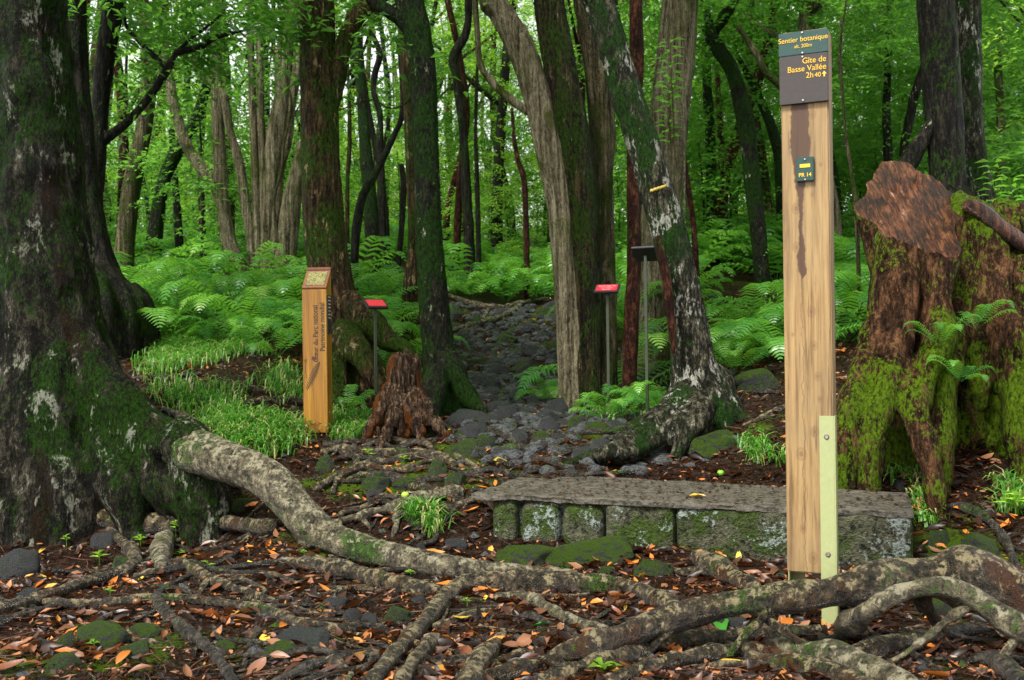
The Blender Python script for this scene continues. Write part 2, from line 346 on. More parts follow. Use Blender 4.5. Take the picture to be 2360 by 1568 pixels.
MB['dleaf'] = [flat('dead_leaf_%s' % n, c, .3, .5) for n, c in (('umber', (.07, .025, .015)), ('russet', (.20, .065, .028)), ('pinkish', (.27, .12, .065)), ('orange', (.50, .15, .02)), ('yellow', (.62, .40, .04)))]
MB['greenleaf'] = flat('green_leaf', (.04, .20, .02), .3, .3)

# ------------------------------------------------------------------ ground
def build_ground():
    ny, nx = 430, 300
    yy = np.concatenate([np.linspace(-3, 1.8, 14), np.geomspace(1.9, 14, 300), np.geomspace(14.3, 190, 116)])
    tt = np.linspace(-1, 1, nx); tt = tt * .8 + .2 * tt ** 3
    Yg = np.repeat(yy[:, None], nx, 1); Xg = tt[None, :] * (np.maximum(Yg, 1.5) * .95 + 3.0)
    Z = gz(Xg, Yg)
    q = np.stack([Xg, Yg, 0 * Xg], -1)
    near = 1 - ss(12, 20, Yg)
    Z = Z + near * (.010 * fbm(q * 22, 2, 31))
    V = np.stack([Xg, Yg, Z], -1).reshape(-1, 3)
    i = np.arange(len(yy) - 1)[:, None] * nx; j = np.arange(nx - 1)[None, :]
    Q = np.stack([i + j, i + j + 1, i + nx + j + 1, i + nx + j], -1).reshape(-1, 4)
    mz = np.zeros(len(V))
    for px, py, rr in ((240, 1470, .30), (90, 1490, .2), (620, 1500, .22), (1280, 1285, .22), (860, 1110, .3), (1050, 1060, .3), (1350, 990, .3), (1150, 1400, .12), (2250, 1420, .12), (2200, 1260, .2), (780, 1280, .12), (1180, 740, .6), (1000, 1290, .1)):
        p, _ = G(px, py); mz = np.maximum(mz, np.exp(-(((V[:, 0] - p[0]) ** 2 + (V[:, 1] - p[1]) ** 2) / rr ** 2)))
    g = ob('ground', mk('ground', V, Q, None, MB['soil'], True, {'moss': mz})); tag(g, kind='structure'); return g
build_ground()
trail = bpy.data.objects.new('trail', None); COL.objects.link(trail); trail['kind'] = 'structure'
# ------------------------------------------------------------------ rocks
def ico(sub):
    import bmesh
    bm = bmesh.new(); bmesh.ops.create_icosphere(bm, subdivisions=sub, radius=1)
    V = np.array([v.co[:] for v in bm.verts]); T = np.array([[v.index for v in f.verts] for f in bm.faces]); bm.free(); return V, T
IV, IT = ico(4); IV3, IT3 = ico(3)
def rock_mesh(seed, p=3.2, sharp=.28, hi=True, mat=None, fine=.09):
    V, T = (IV, IT) if hi else (IV3, IT3)
    k = (np.abs(V) ** p).sum(1) ** (1 / p); U = V / k[:, None] * .85
    U = U * (1 + sharp * fbm(V * 1.6 + seed * 3.1, 2, seed))[:, None] + fine * V * fbm(V * 6 + seed, 3, seed + 4)[:, None]
    rs = np.random.RandomState(seed)
    for _ in range(11):       # chipped facets
        nn = rs.normal(size=3); nn[2] = abs(nn[2]) * .6; nn /= np.linalg.norm(nn); h = U @ nn; lim = .5 + .25 * rs.rand(); kk = h > lim
        U[kk] -= nn * ((h[kk] - lim) * .8)[:, None]
    return mk('rock', U, None, T, mat)
ROCK = [rock_mesh(s, 2.6 + .3 * s, .5, True, MB['basalt']) for s in range(5)]
ROCKM = [rock_mesh(s + 20, 2.6 + .3 * s, .42, True, MB['mossrock']) for s in range(4)]
ROCKS = [rock_mesh(s + 40, 3, .35, False, MB['basalt']) for s in range(6)]
rockn = 0
def put_rock(px, py, w, h, mossy, asp=.75, parent=None, sink=.35):
    global rockn; rockn += 1
    p, d = G(px, py + h * .15, .01); sx = w * .5 * d / F_; sz = h * .62 * d / F_
    o = ob('stone', (ROCKM if mossy else ROCK)[rockn % (4 if mossy else 5)])
    o.location = (p[0], p[1] + sx * .25, gz1(p[0], p[1] + sx * .25) + sz * (1 - 2 * sink) * .7); o.scale = (sx * 1.08, sx * asp * 1.1, sz); o.rotation_euler = (random.uniform(-.1, .1), random.uniform(-.1, .1), random.choice((0, PI)) + random.uniform(-.35, .35))
    if parent is None:
        tag(o)
    else: o.parent = parent
    return o
BIG = [  # px,py,w,h,mossy,label
 (228, 1465, 150, 70, 1, 'dark flat stone ringed with moss, largest in the bottom left corner'), (145, 1480, 60, 50, 1, 'small dark stone in moss just left of the largest corner stone'),
 (95, 1484, 50, 36, 0, 'little round dark stone set in moss near the left edge'), (140, 1528, 110, 46, 1, 'low mossy stone along the very bottom left of the ground'),
 (330, 1455, 90, 44, 1, 'mossy stone right of the largest corner stone under a root'), (300, 1500, 100, 46, 1, 'rounded mossy stone lying below the largest corner stone'),
 (237, 1247, 80, 50, 0, 'dark wet stone tucked below the mossy log'), (20, 1315, 140, 80, 0, 'broad dark rock at the left edge below the giant trunk'), (68, 1366, 70, 30, 0, 'flat dark stone between two roots near the left edge'),
 (285, 1300, 70, 45, 1, 'mossy stone behind the green seedling on the left'), (720, 1372, 46, 26, 0, 'small black stone left of the cluster beside the leaning root'),
 (772, 1390, 74, 42, 0, 'rounded black stone topping the cluster left of the leaning root'), (812, 1418, 60, 42, 0, 'smooth black stone in the middle of the cluster left of the leaning root'),
 (850, 1432, 62, 48, 0, 'black wet stone with moss on its right side, lowest in the cluster'), (910, 1422, 76, 58, 1, 'black stone with mossy left side touching the leaning root'), (965, 1382, 55, 36, 0, 'dark flat stone under the fork of the roots'),
 (1216, 1285, 170, 60, 1, 'wide flat mossy stone in front of the low wall'), (1355, 1272, 270, 56, 1, 'long mossy kerb stone running before the low wall'), (1500, 1312, 104, 50, 1, 'oval moss covered stone right of the long kerb stone'),
 (1400, 1318, 60, 30, 1, 'small mossy stone between the long kerb stone and the oval stone'), (866, 1116, 80, 46, 1, 'pyramid shaped mossy stone behind the green fruit'), (862, 1142, 58, 30, 0, 'smooth grey stone in front of the pyramid shaped stone'),
 (940, 1117, 70, 30, 1, 'flat dark stone right of the pyramid shaped stone'), (1009, 1085, 60, 46, 1, 'bright moss topped boulder in front of the crossing roots'), (1050, 1108, 58, 50, 1, 'mossy block next to the bright moss topped boulder'),
 (1060, 1040, 110, 46, 1, 'low moss streaked boulder under the crossing roots'), (1116, 1018, 66, 34, 1, 'dark boulder behind the moss streaked boulder'), (750, 1073, 56, 44, 1, 'mossy stone at the foot of the orange marker post'),
 (963, 1206, 60, 50, 1, 'mossy stone behind the grass tuft left of the wall'), (1003, 1185, 60, 46, 1, 'brownish rock supporting the pale driftwood root'), (967, 1260, 36, 28, 0, 'small dark stone below the grass tuft'),
 (1052, 1256, 66, 30, 0, 'flat dark slab left of the wide mossy stone'), (1240, 1486, 48, 32, 0, 'dark stone between the foreground roots'), (1318, 1088, 38, 22, 0, 'small stone lying on the back of the concrete slab'),
 (1083, 964, 140, 44, 0, 'broad pitted grey rock right of the rotten stump'), (1174, 951, 90, 50, 0, 'angular black rock at the start of the rocky path'), (1188, 968, 34, 26, 0, 'small round black rock in front of the angular rock'),
 (1268, 984, 66, 42, 0, 'domed black rock in the middle of the path'), (1282, 940, 84, 46, 0, 'large rounded rock behind the domed rock'), (1332, 975, 66, 36, 1, 'mossy rock right of the domed rock'), (1375, 985, 70, 34, 1, 'mossy rock by the roots of the leaning tree'),
 (1643, 1026, 170, 56, 1, 'long mossy boulder among leaves right of the leaning tree'), (1756, 882, 120, 60, 1, 'green moss covered boulder at the edge of the ferns'), (1975, 755, 120, 90, 1, 'mossy rock behind the big stump'),
 (2310, 870, 150, 150, 0, 'large dark rock bank at the right edge beside the big stump'), (2240, 960, 120, 70, 0, 'dark rock under the dry leaves right of the big stump'), (2330, 1000, 100, 70, 1, 'dark mossy rock at the right edge'), (2340, 1100, 80, 45, 0, 'grey stone at the right edge beside the soil slope'),
 (2165, 1240, 60, 50, 1, 'small mossy stone right of the wall end'), (2270, 1265, 110, 70, 1, 'mossy boulder on the soil slope right of the wall'), (2180, 1400, 130, 60, 1, 'mossy stone framed by the arching root'), (1680, 1440, 120, 40, 0, 'dark wet stone under the thick arching root'),
 (1905, 1270, 36, 36, 0, 'small dark stone against the wall foot right of the sign post'), (1500, 1385, 60, 28, 0, 'small dark stone behind the joint of the roots'), (355, 765, 70, 40, 1, 'mossy stone under the dark tree roots on the left'), (2080, 1120, 50, 22, 0, 'grey stone by the white fruit husks'),
 (560, 1130 + 35, 60, 34, 1, 'moss capped stone under the big pale root'), (520, 1420 + 70, 70, 40, 1, 'mossy stone beside the snaking root'), (700, 1470, 180, 50, 0, 'broad flat dark stone near the bottom edge'), (650, 1500, 120, 40, 1, 'flat dark stone with green moss seams near the bottom'),
]
for px, py, w, h, ms, lab in BIG:
    o = put_rock(px, py, w, h, ms); tag(o, lab, 'stone', 'stones lying among the roots')
# trail stones: parts of the trail
n = 0; tries = 0; placed = []
while n < 290 and tries < 9000:
    tries += 1
    Y = 5.1 + 6.8 * random.random() ** 1.1; X = float(pathx(Y)) + random.uniform(-.62, .62) * (1.0 if Y < 7 else .95) * 1.2
    if Y < 5.6 and X < -.2: continue
    r = random.choice((.035, .045, .06, .075, .10)) * (1 + .04 * Y)
    if any((X - a) ** 2 + (Y - b) ** 2 < (.72 * (r + c)) ** 2 for a, b, c in placed[-200:]): continue
    placed.append((X, Y, r)); o = ob('stone', ROCK[n % 5] if r > .09 else ROCKS[n % 6], trail); n += 1
    if n % 5 == 0: o.data = ROCKM[n % 4]
    s = r * random.uniform(.85, 1.1)
    o.location = (X, Y, gz1(X, Y) + s * .08); o.scale = (s * 1.1, s * .9, s * random.uniform(.45, .7)); o.rotation_euler = (random.uniform(-.25, .25), random.uniform(-.25, .25), random.uniform(0, 6))
b = Buf(); import bmesh as _bm
i2V, i2T = ico(2)
for k in range(1100):
    Y = 4.9 + 7.5 * random.random(); X = float(pathx(Y)) + random.gauss(0, .42); rr = random.uniform(.015, .05) * (1 + .03 * Y)
    if Y < 5.5 and X < -.3: continue
    V = i2V * (1 + .38 * fbm(i2V * 1.5 + k * 3.3, 2, 3))[:, None] * [1, .8, .55] * rr; a = random.uniform(0, 6); c_, s_ = math.cos(a), math.sin(a); V = V @ np.array([[c_, -s_, 0], [s_, c_, 0], [0, 0, 1]]).T
    b.add(V + [X, Y, gz1(X, Y) + rr * .1], None, i2T)
tag(ob('path_gravel', b.mesh('path_gravel', MB['basalt'], False), trail), kind='stuff')
# pebbles, uncountable
b = Buf()
for _ in range(700):
    Y = 2.4 + 6 * random.random() ** 1.3; X = random.uniform(-.55, .6) * Y
    r = random.uniform(.008, .03); R3 = Matrix.Rotation(random.uniform(0, 6), 3, 'Z')
    V = np.array([[0, 0, .6], [1, 0, 0], [.3, .9, .1], [-.8, .6, 0], [-.9, -.5, .1], [.2, -1, 0]]) * np.array([1, 1, 1]) + RS.normal(size=(6, 3)) * .12
    V = V @ np.array(R3) * r + np.array([X, Y, gz1(X, Y)])
    b.add(V, None, [[0, 1, 2], [0, 2, 3], [0, 3, 4], [0, 4, 5], [0, 5, 1]])
tag(ob('pebbles', b.mesh('pebbles', MB['basalt'], False)), kind='stuff')
# ------------------------------------------------------------------ low wall with concrete slab
WZ = .19
def _wz(px, py):
    d = FWD + RIGHT * (px - 1180) / F_ + UPV * (HZ - py) / F_; k = (WZ - CAMZ) / d[2]; return (C0 + d * k)[:2]
WA, WB = _wz(1122, 1140), _wz(2106, 1180); WD = (WB - WA) / np.linalg.norm(WB - WA); WN = np.array([WD[1], -WD[0]])   # WN points to the camera
def wallt(px, py=1200):
    d = (FWD + RIGHT * (px - 1180) / F_)[:2]
    A = np.array([[d[0], -WD[0]], [d[1], -WD[1]]]); s = np.linalg.solve(A, WA); return s[1]
wall = thing('low_wall', 'low mossy stone wall topped with a worn concrete slab behind the sign post', 'wall', (WA[0], WA[1], 0), rz=math.atan2(WD[1], WD[0]))
TL = np.linalg.norm(WB - WA)
def gridbox(sx, sy, sz, n):
    """subdivided box centred at the origin, n = cells per axis"""
    Vs, Qs, c = [], [], 0
    for ax in range(3):
        a, b_ = [(1, 2), (2, 0), (0, 1)][ax]
        for sg in (-1, 1):
            na, nb = n[a], n[b_]; A, B = np.meshgrid(np.linspace(-1, 1, na + 1), np.linspace(-1, 1, nb + 1), indexing='ij')
            V = np.zeros((A.size, 3)); V[:, ax] = sg; V[:, a] = A.ravel(); V[:, b_] = B.ravel()
            i = np.arange(na)[:, None] * (nb + 1); j = np.arange(nb)[None, :]
            q = np.stack([i + j, i + nb + 1 + j, i + nb + 2 + j, i + 1 + j], -1).reshape(-1, 4)
            if sg < 0: q = q[:, ::-1]
            Vs.append(V); Qs.append(q + c); c += len(V)
    return np.concatenate(Vs) * np.array([sx, sy, sz]) / 2, np.concatenate(Qs)
V, Q = gridbox(TL, .72, .02, (150, 50, 3))
V[:, 1] -= (V[:, 0] / TL + .5) * 0.0; depth = .70 - .22 * (V[:, 0] / TL + .5)
V[:, 1] = (V[:, 1] / .72 + .5) * depth                                    # y from 0 (front edge) to depth
V[:, 0] += TL / 2
q = V.copy(); edge = (V[:, 1] < .03)
V[:, 1] += edge * .018 * fbm(q * np.array([9, 0, 30]) + 2, 3, 2)
V[:, 2] += WZ - .010 + .004 * fbm(q * 6, 3, 7) + .003 * fbm(q * 30, 2, 8)
V[:, 2] -= (V[:, 1] < .006) * .004
V[:, 0] -= (V[:, 0] < .03) * .05 * (1 + fbm(q * np.array([1, 7, 0]), 2, 9))
ob('concrete_slab', mk('concrete_slab', V, Q, None, MB['concrete']), wall)
V, Q = gridbox(TL - .06, .5, .34, (40, 10, 8)); V += np.array([TL / 2 + .02, .25 + .05, .0]); V += .01 * fbm(V * 8, 2, 3)[:, None]
ob('wall_core', mk('wall_core', V, Q, None, MB['mossrock']), wall)
spans = [(1124, 1184, .0), (1189, 1281, .012), (1286, 1384, .012), (1389, 1548, .018), (1551, 1842, .016), (1846, 2105, .02)]
for k, (a, c, bulge) in enumerate(spans):
    ta, tb = wallt(a), wallt(c); tb = min(tb, TL - .004); w = tb - ta; hh = .19 + (.12 if k > 2 else .02) + (.02 if k > 3 else 0)
    V, Q = gridbox(1, 1, 1, (int(14 + w * 70), 8, 22)); pw = 4 if k < 3 else 14
    kk = (np.abs(V * 2) ** pw).sum(1) ** (1 / pw); V = V / kk[:, None]
    V = V * np.array([w, .16, hh]); V += np.array([ta + w / 2, .085, WZ - .022 - hh / 2])
    dn = bulge * 1.2 * fbm(V * np.array([6, 0, 6]) + k, 3, k) + .006 * fbm(V * 22, 3, k + 5)
    V[:, 1] -= dn * (V[:, 1] < .09); V[:, 2] += .008 * fbm(V * np.array([8, 8, 2]) + 5, 2, k)
    ob('stone', mk('wall_stone', V, Q, None, MB['wallstone']), wall)
# ------------------------------------------------------------------ roots on the ground
def root(label, traces, mat='root', lift=.8, group='tree roots snaking over the ground', seg=18, amp=.22, name='tree_root'):
    global rootn
    b = Buf(); org = None
    for k, t in enumerate(traces):
        P, R = gp(t, lift)
        # smooth depth jumps
        for _ in range(2): P[1:-1, :] = P[1:-1] * .6 + (P[:-2] + P[2:]) * .2
        V, Q, T = tube(P, R, seg, max(.012, R.mean() * .45), amp * R.mean(), .9 / R.mean(), .35 / R.mean(), 3 + rootn, lump=.38, flute=.12, nfl=4)
        b.add(V, Q, T)
        rm = R.mean(); ln = np.linalg.norm(np.diff(P, axis=0), axis=1).sum()
        for q_ in range(int(min(5, ln / .28)) if name == 'tree_root' else 0):     # side rootlets that dive into the soil
            k_ = random.randrange(1, len(P) - 1) if len(P) > 2 else 0; tg = unit(P[min(k_ + 1, len(P) - 1)] - P[k_ - 1 if k_ else 0]); a = math.atan2(tg[1], tg[0]) + random.choice((-1, 1)) * random.uniform(.4, 1.1) + random.choice((0, PI)); c0 = P[k_]; pr = [c0]; l_ = random.uniform(.12, .4)
            for w_ in range(1, 6):
                a += random.uniform(-.4, .4); nx_ = pr[-1][:2] + np.array([math.cos(a), math.sin(a)]) * l_ / 5; g_ = gz1(nx_[0], nx_[1]); pr.append(np.array([nx_[0], nx_[1], (c0[2] * (1 - w_ / 3) + (g_ + rm * .2) * w_ / 3) if w_ < 3 else g_ + rm * (.25 - .12 * (w_ - 3))]))
            rr_ = R[k_] * np.array([.6, .45, .36, .28, .2, .1]) * random.uniform(.6, 1.1); rr_ = np.maximum(rr_, .0015); V, Q, T = tube(np.array(pr), rr_, 10, .015, .2 * rr_.mean(), 60, 20, rootn, lump=.4); b.add(V, Q, T)
        if org is None: org = P[0]
    rootn += 1
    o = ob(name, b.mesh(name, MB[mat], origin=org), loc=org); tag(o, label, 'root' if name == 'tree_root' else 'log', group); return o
rootn = 0
A_ = 2.82; B_ = 2.68
root('thick pale mottled root arching in front of the sign post to the right edge', [[(1268, 1512, 20), (1300, 1502, 45, 2.62), (1380, 1485, 62, 2.68), (1438, 1470, 68, 2.72), (1497, 1444, 68, A_), (1555, 1420, 68, A_), (1633, 1400, 68, A_), (1711, 1388, 66, A_), (1790, 1380, 62, A_), (1868, 1374, 62, A_), (1946, 1359, 74, A_), (2024, 1341, 80, A_), (2102, 1333, 94, 2.85), (2180, 1330, 112, 2.85), (2258, 1332, 124, 2.85), (2336, 1362, 134, 2.8), (2440, 1410, 140, 2.75)]])
root('pale root bent like a bow at the lower right corner', [[(1945, 1450, 46), (1975, 1424, 52, B_), (2005, 1402, 47, B_), (2045, 1377, 46, B_), (2102, 1354, 46, B_), (2161, 1343, 46, B_), (2205, 1352, 46, B_), (2250, 1382, 50, B_), (2297, 1417, 52, 2.64), (2348, 1447, 56, 2.6), (2420, 1480, 60, 2.55)]], 'rootpale')
root('dark grey root below the bow shaped root at the lower right', [[(1890, 1540, 30), (1940, 1518, 38), (1977, 1503, 42), (2024, 1491, 46), (2102, 1480, 40), (2161, 1461, 40), (2219, 1452, 36), (2265, 1450, 26)]])
root('long mottled root rising from the bottom centre towards the sign post foot', [[(1240, 1578, 36), (1290, 1558, 46), (1350, 1540, 48), (1426, 1518, 48), (1516, 1489, 44), (1594, 1476, 48), (1672, 1472, 42), (1750, 1460, 38), (1829, 1452, 38), (1890, 1453, 30)]])
root('grey root running parallel below the long mottled root', [[(1400, 1572, 34), (1438, 1556, 36), (1536, 1528, 36), (1633, 1504, 40), (1711, 1496, 36), (1775, 1504, 26)]])
root('stout pale root slanting down to the bottom edge below the post', [[(1770, 1484, 22), (1820, 1492, 42), (1868, 1503, 55), (1946, 1519, 60), (2004, 1542, 65), (2050, 1565, 66), (2110, 1600, 66)]], 'rootpale')
root('thin mossy root beside the stout pale root at the bottom edge', [[(1725, 1515, 28), (1809, 1527, 38), (1887, 1538, 42), (1950, 1556, 42), (2010, 1590, 42)]])
root('dark root curving out of the bottom right corner', [[(2240, 1520, 20), (2265, 1512, 36), (2300, 1522, 46), (2338, 1548, 52), (2370, 1590, 52)]], 'rootdark')
root('short mossy root poking from the leaves left of the post foot', [[(1600, 1282, 30), (1620, 1290, 46), (1657, 1312, 50), (1711, 1343, 42), (1750, 1362, 28)]])
root('wet brown root with a long horizontal run in the middle foreground', [[(1055, 1356, 36), (1080, 1343, 42), (1120, 1339, 44), (1197, 1340, 50), (1273, 1347, 50), (1350, 1347, 44), (1426, 1345, 38), (1472, 1355, 42), (1522, 1385, 44), (1565, 1412, 38)], [(1075, 1345, 40), (1050, 1358, 38), (1028, 1374, 38), (998, 1412, 38), (967, 1450, 38), (936, 1481, 38), (906, 1511, 38), (879, 1546, 40), (850, 1580, 40)]])
root('brown stub root beside the forked wet root at the bottom', [[(1010, 1468, 28), (1002, 1475, 35), (975, 1500, 38), (952, 1527, 40), (930, 1565, 42), (915, 1590, 42)]])
root('wet dark root left of the fork in the middle foreground', [[(640, 1288, 12), (690, 1296, 22), (737, 1308, 32), (776, 1307, 38), (833, 1320, 40), (871, 1335, 42), (910, 1351, 40), (967, 1356, 32), (1025, 1364, 22)]])
root('cream coloured bent root among orange leaves in the middle', [[(1140, 1378, 16), (1170, 1373, 20), (1200, 1372, 24), (1231, 1379, 30), (1266, 1404, 30), (1304, 1427, 28), (1350, 1447, 28), (1405, 1462, 28)]], 'rootpale')
root('slim mossy root lying under the cream coloured root', [[(1130, 1406, 12), (1100, 1414, 18), (1074, 1420, 22), (1044, 1431, 20), (1000, 1446, 16)]])
root('thin dark looped root near the bottom centre', [[(1085, 1480, 16), (1110, 1474, 17), (1139, 1473, 15), (1178, 1481, 15), (1204, 1496, 15), (1230, 1524, 11)]], 'rootdark')
root('knobbly brown root dropping to the bottom centre edge', [[(1160, 1458, 20), (1150, 1485, 34), (1122, 1504, 45), (1098, 1524, 55), (1082, 1561, 56), (1078, 1600, 56)]])
root('pale broken driftwood root lying left of the wall', [[(752, 1206, 9), (785, 1202, 13), (814, 1198, 18), (852, 1182, 25), (890, 1175, 22), (929, 1163, 30), (967, 1155, 32), (1005, 1140, 28), (1044, 1129, 30), (1068, 1133, 16)], [(905, 1172, 14), (914, 1186, 18), (921, 1210, 14), (904, 1238, 7)], [(830, 1190, 12), (845, 1205, 11), (853, 1218, 7)]], 'rootpale', .9, None)
root('bark mottled root crossing below the orange marker post', [[(740, 1042, 10), (776, 1029, 22), (825, 1041, 18), (890, 1048, 20), (929, 1044, 25), (986, 1041, 25), (1025, 1052, 22), (1050, 1072, 14)]], 'root', 1.1)
root('curving root with two feet right of the mossy stone', [[(728, 1126, 18), (760, 1108, 20), (785, 1096, 18), (806, 1083, 20), (845, 1071, 20), (890, 1062, 20), (952, 1054, 18), (1000, 1046, 14)], [(765, 1136, 12), (770, 1115, 15), (783, 1100, 16)]], 'root', 1.1)
root('long dark root bending over the rocks before the rotten stump', [[(915, 1010, 9), (935, 1002, 15), (967, 997, 16), (1013, 999, 18), (1055, 1006, 18), (1082, 1022, 16), (1109, 1045, 14), (1132, 1064, 15), (1165, 1070, 13), (1200, 1076, 9)]], 'rootdark', 1.1)
root('dark root arching beside the broad grey rock', [[(1030, 1001, 9), (1055, 994, 13), (1082, 987, 15), (1124, 985, 15), (1151, 991, 14), (1178, 1010, 14), (1210, 1036, 9)]], 'rootdark', 1.1)
root('short brown root resting on the moss streaked boulder', [[(1030, 1043, 9), (1050, 1050, 13), (1074, 1060, 14), (1094, 1075, 14), (1113, 1094, 8)]], 'root', .9)
root('sinuous dark root crossing the start of the rocky path', [[(1222, 996, 8), (1240, 1004, 12), (1262, 1008, 13), (1304, 1002, 12), (1335, 997, 13), (1388, 995, 15), (1440, 994, 18), (1500, 985, 26)], [(1262, 1036, 8), (1278, 1028, 10), (1304, 1010, 12), (1335, 999, 12)]], 'rootdark', 1.1)
root('black root sweeping to the left from the leaning tree', [[(1235, 1064, 8), (1265, 1056, 12), (1293, 1048, 13), (1335, 1033, 14), (1381, 1018, 14), (1430, 1006, 20)]], 'rootdark', 1.1)
root('winding root crossing the top of the rocky path', [[(1035, 682, 12), (1060, 692, 12), (1086, 699, 12), (1128, 712, 14), (1157, 715, 12), (1195, 701, 14), (1227, 689, 12), (1280, 690, 11)], [(1125, 714, 9), (1118, 728, 9), (1112, 742, 8)]], 'root', 1.1)
root('lower winding root on the path joining the upper one', [[(1036, 765, 9), (1055, 756, 12), (1086, 750, 14), (1121, 742, 14), (1157, 733, 14), (1180, 720, 12), (1198, 706, 10)]], 'root', 1.1)
root('brown root half hidden in the grass, upper of the pair', [[(465, 888, 7), (495, 884, 11), (522, 883, 12), (564, 891, 14), (605, 900, 14), (648, 911, 11)]], 'root', .8)
root('brown root in the grass ending behind the orange marker post', [[(536, 938, 8), (560, 930, 15), (590, 923, 18), (635, 922, 16), (680, 922, 17), (725, 925, 16)]], 'root', .8)
root('pale root running down through the grass beside the giant tree', [[(375, 940, 9), (395, 950, 17), (423, 962, 22), (466, 983, 22), (504, 1008, 22), (528, 1030, 20), (548, 1056, 14)]], 'root', 1.1)
root('thin dark root at the upper end of the grass', [[(310, 872, 7), (350, 868, 10), (388, 870, 10), (425, 864, 10), (465, 862, 7)]], 'rootdark', 1.1)
root('mossy root hump between the giant tree and the ferns', [[(240, 772, 18), (265, 766, 25), (300, 771, 25), (330, 785, 20), (360, 800, 10)]], 'rootdark', 1.1)
root('hooked root rising below the mossy log and running to the left edge', [[(250, 1222, 18), (262, 1232, 25), (283, 1251, 28), (312, 1276, 31), (324, 1296, 34), (300, 1319, 27), (249, 1332, 23), (199, 1336, 26), (153, 1362, 26), (107, 1374, 30), (57, 1393, 30), (0, 1408, 32), (-70, 1425, 32)]])
root('thin root joining the hooked root from the right', [[(425, 1290, 12), (405, 1302, 16), (383, 1313, 18), (350, 1323, 20), (310, 1330, 18)]])
root('dark root at the left edge under the hooked root', [[(-60, 1452, 28), (-5, 1442, 28), (46, 1424, 25), (90, 1408, 20), (130, 1398, 14)]], 'rootdark')
root('long root spanning the left foreground above the mossy stones', [[(80, 1386, 18), (110, 1387, 22), (134, 1391, 25), (191, 1396, 24), (249, 1390, 22), (306, 1381, 22), (345, 1378, 21), (402, 1374, 23), (459, 1383, 22), (536, 1393, 22), (593, 1400, 22), (640, 1410, 26), (662, 1430, 28), (700, 1446, 24), (766, 1450, 22), (812, 1453, 15)]])
root('snaking dark root crossing down to the bottom left edge', [[(446, 1320, 9), (420, 1336, 12), (400, 1345, 14), (368, 1358, 20), (350, 1378, 23), (367, 1400, 23), (398, 1427, 24), (433, 1458, 25), (471, 1481, 24), (494, 1504, 23), (517, 1542, 25), (548, 1582, 25)]], 'rootdark', 1.1)
root('knotty short root with moss in the left middle foreground', [[(425, 1297, 14), (440, 1308, 20), (459, 1320, 25), (486, 1339, 25), (528, 1351, 20), (574, 1370, 22), (640, 1388, 13)], [(478, 1338, 18), (470, 1352, 15), (462, 1364, 10)]])
root('blunt pale root stub standing behind the thin root', [[(384, 1228, 22), (376, 1248, 40), (371, 1270, 46), (371, 1298, 36), (372, 1312, 20)]], 'rootpale', .8)
root('black root leaving the bottom edge left of the centre', [[(610, 1590, 30), (650, 1566, 30), (708, 1535, 26), (766, 1515, 23), (810, 1507, 20), (870, 1498, 14)]], 'rootdark')
root('thin black root along the bottom edge left of the fork', [[(690, 1578, 18), (737, 1561, 21), (814, 1546, 21), (870, 1536, 18)]], 'rootdark')
root('rough mottled root low in the bottom centre', [[(1110, 1570, 30), (1150, 1556, 38), (1197, 1542, 42), (1273, 1523, 46), (1350, 1513, 38), (1400, 1508, 26)]])
root('thin root on the leaf covered slope behind the wall', [[(1712, 980, 8), (1735, 972, 11), (1765, 962, 15), (1790, 948, 15), (1815, 935, 10)]], 'root', .8)
root('dark mossy root arching on the slope at the right edge', [[(2180, 1168, 12), (2210, 1160, 22), (2260, 1178, 24), (2300, 1210, 22), (2330, 1260, 20), (2345, 1310, 15)]], 'rootdark', .8)
root('thin dark root in front of the ferns right of the leaning tree', [[(1690, 905, 8), (1720, 902, 11), (1760, 900, 12), (1800, 905, 10)]], 'rootdark', .9)
def rootlet(lab, px, py, a, l_, r0, mat, grp):
    p, _ = G(px, py, .0); pr = []; x, y = p[0], p[1]; rs = np.random.RandomState(int(px * 7 + py)); bend = rs.uniform(-.25, .25)
    for k in range(9):
        pr.append([x, y, gz1(x, y) + r0 * (.9 + .5 * math.sin(k * 1.3 + px)) * (1 if 0 < k < 8 else -1)]); a += bend + rs.uniform(-.45, .45); x += math.cos(a) * l_ / 8; y += math.sin(a) * l_ / 8
    rr = r0 * np.linspace(1.2, .45, 9); b = Buf(); V, Q, T = tube(np.array(pr), rr, 10, .014, .25 * r0, 60, 18, int(px), lump=.4); b.add(V, Q, T); o = ob('rootlet', b.mesh('rootlet', MB[mat], origin=pr[0]), loc=pr[0]); tag(o, lab, 'root', grp)
for k in range(120):
    q = random.random()
    if q < .42: px, py, lab = random.uniform(20, 1000), random.uniform(1260, 1560), 'thin wriggling rootlet in the left foreground'
    elif q < .60: px, py, lab = random.uniform(1000, 2300), random.uniform(1390, 1560), 'thin wriggling rootlet in the right foreground'
    elif q < .95: px, py, lab = random.uniform(720, 1420), random.uniform(1000, 1180), 'slim root among stones behind the driftwood root'
    else: px, py, lab = random.uniform(1040, 1270), random.uniform(700, 860), 'slim root crossing the upper trail'
    rootlet(lab, px, py, random.choice((0, PI)) + random.uniform(-.7, .7), random.uniform(.3, .9), random.choice((.004, .006, .009, .012)) * (1.6 if q > .60 else 1), random.choice(('root', 'rootdark', 'rootdark')), lab.split(' in the')[0] + 's' if q < .60 else 'slim roots over the stones')
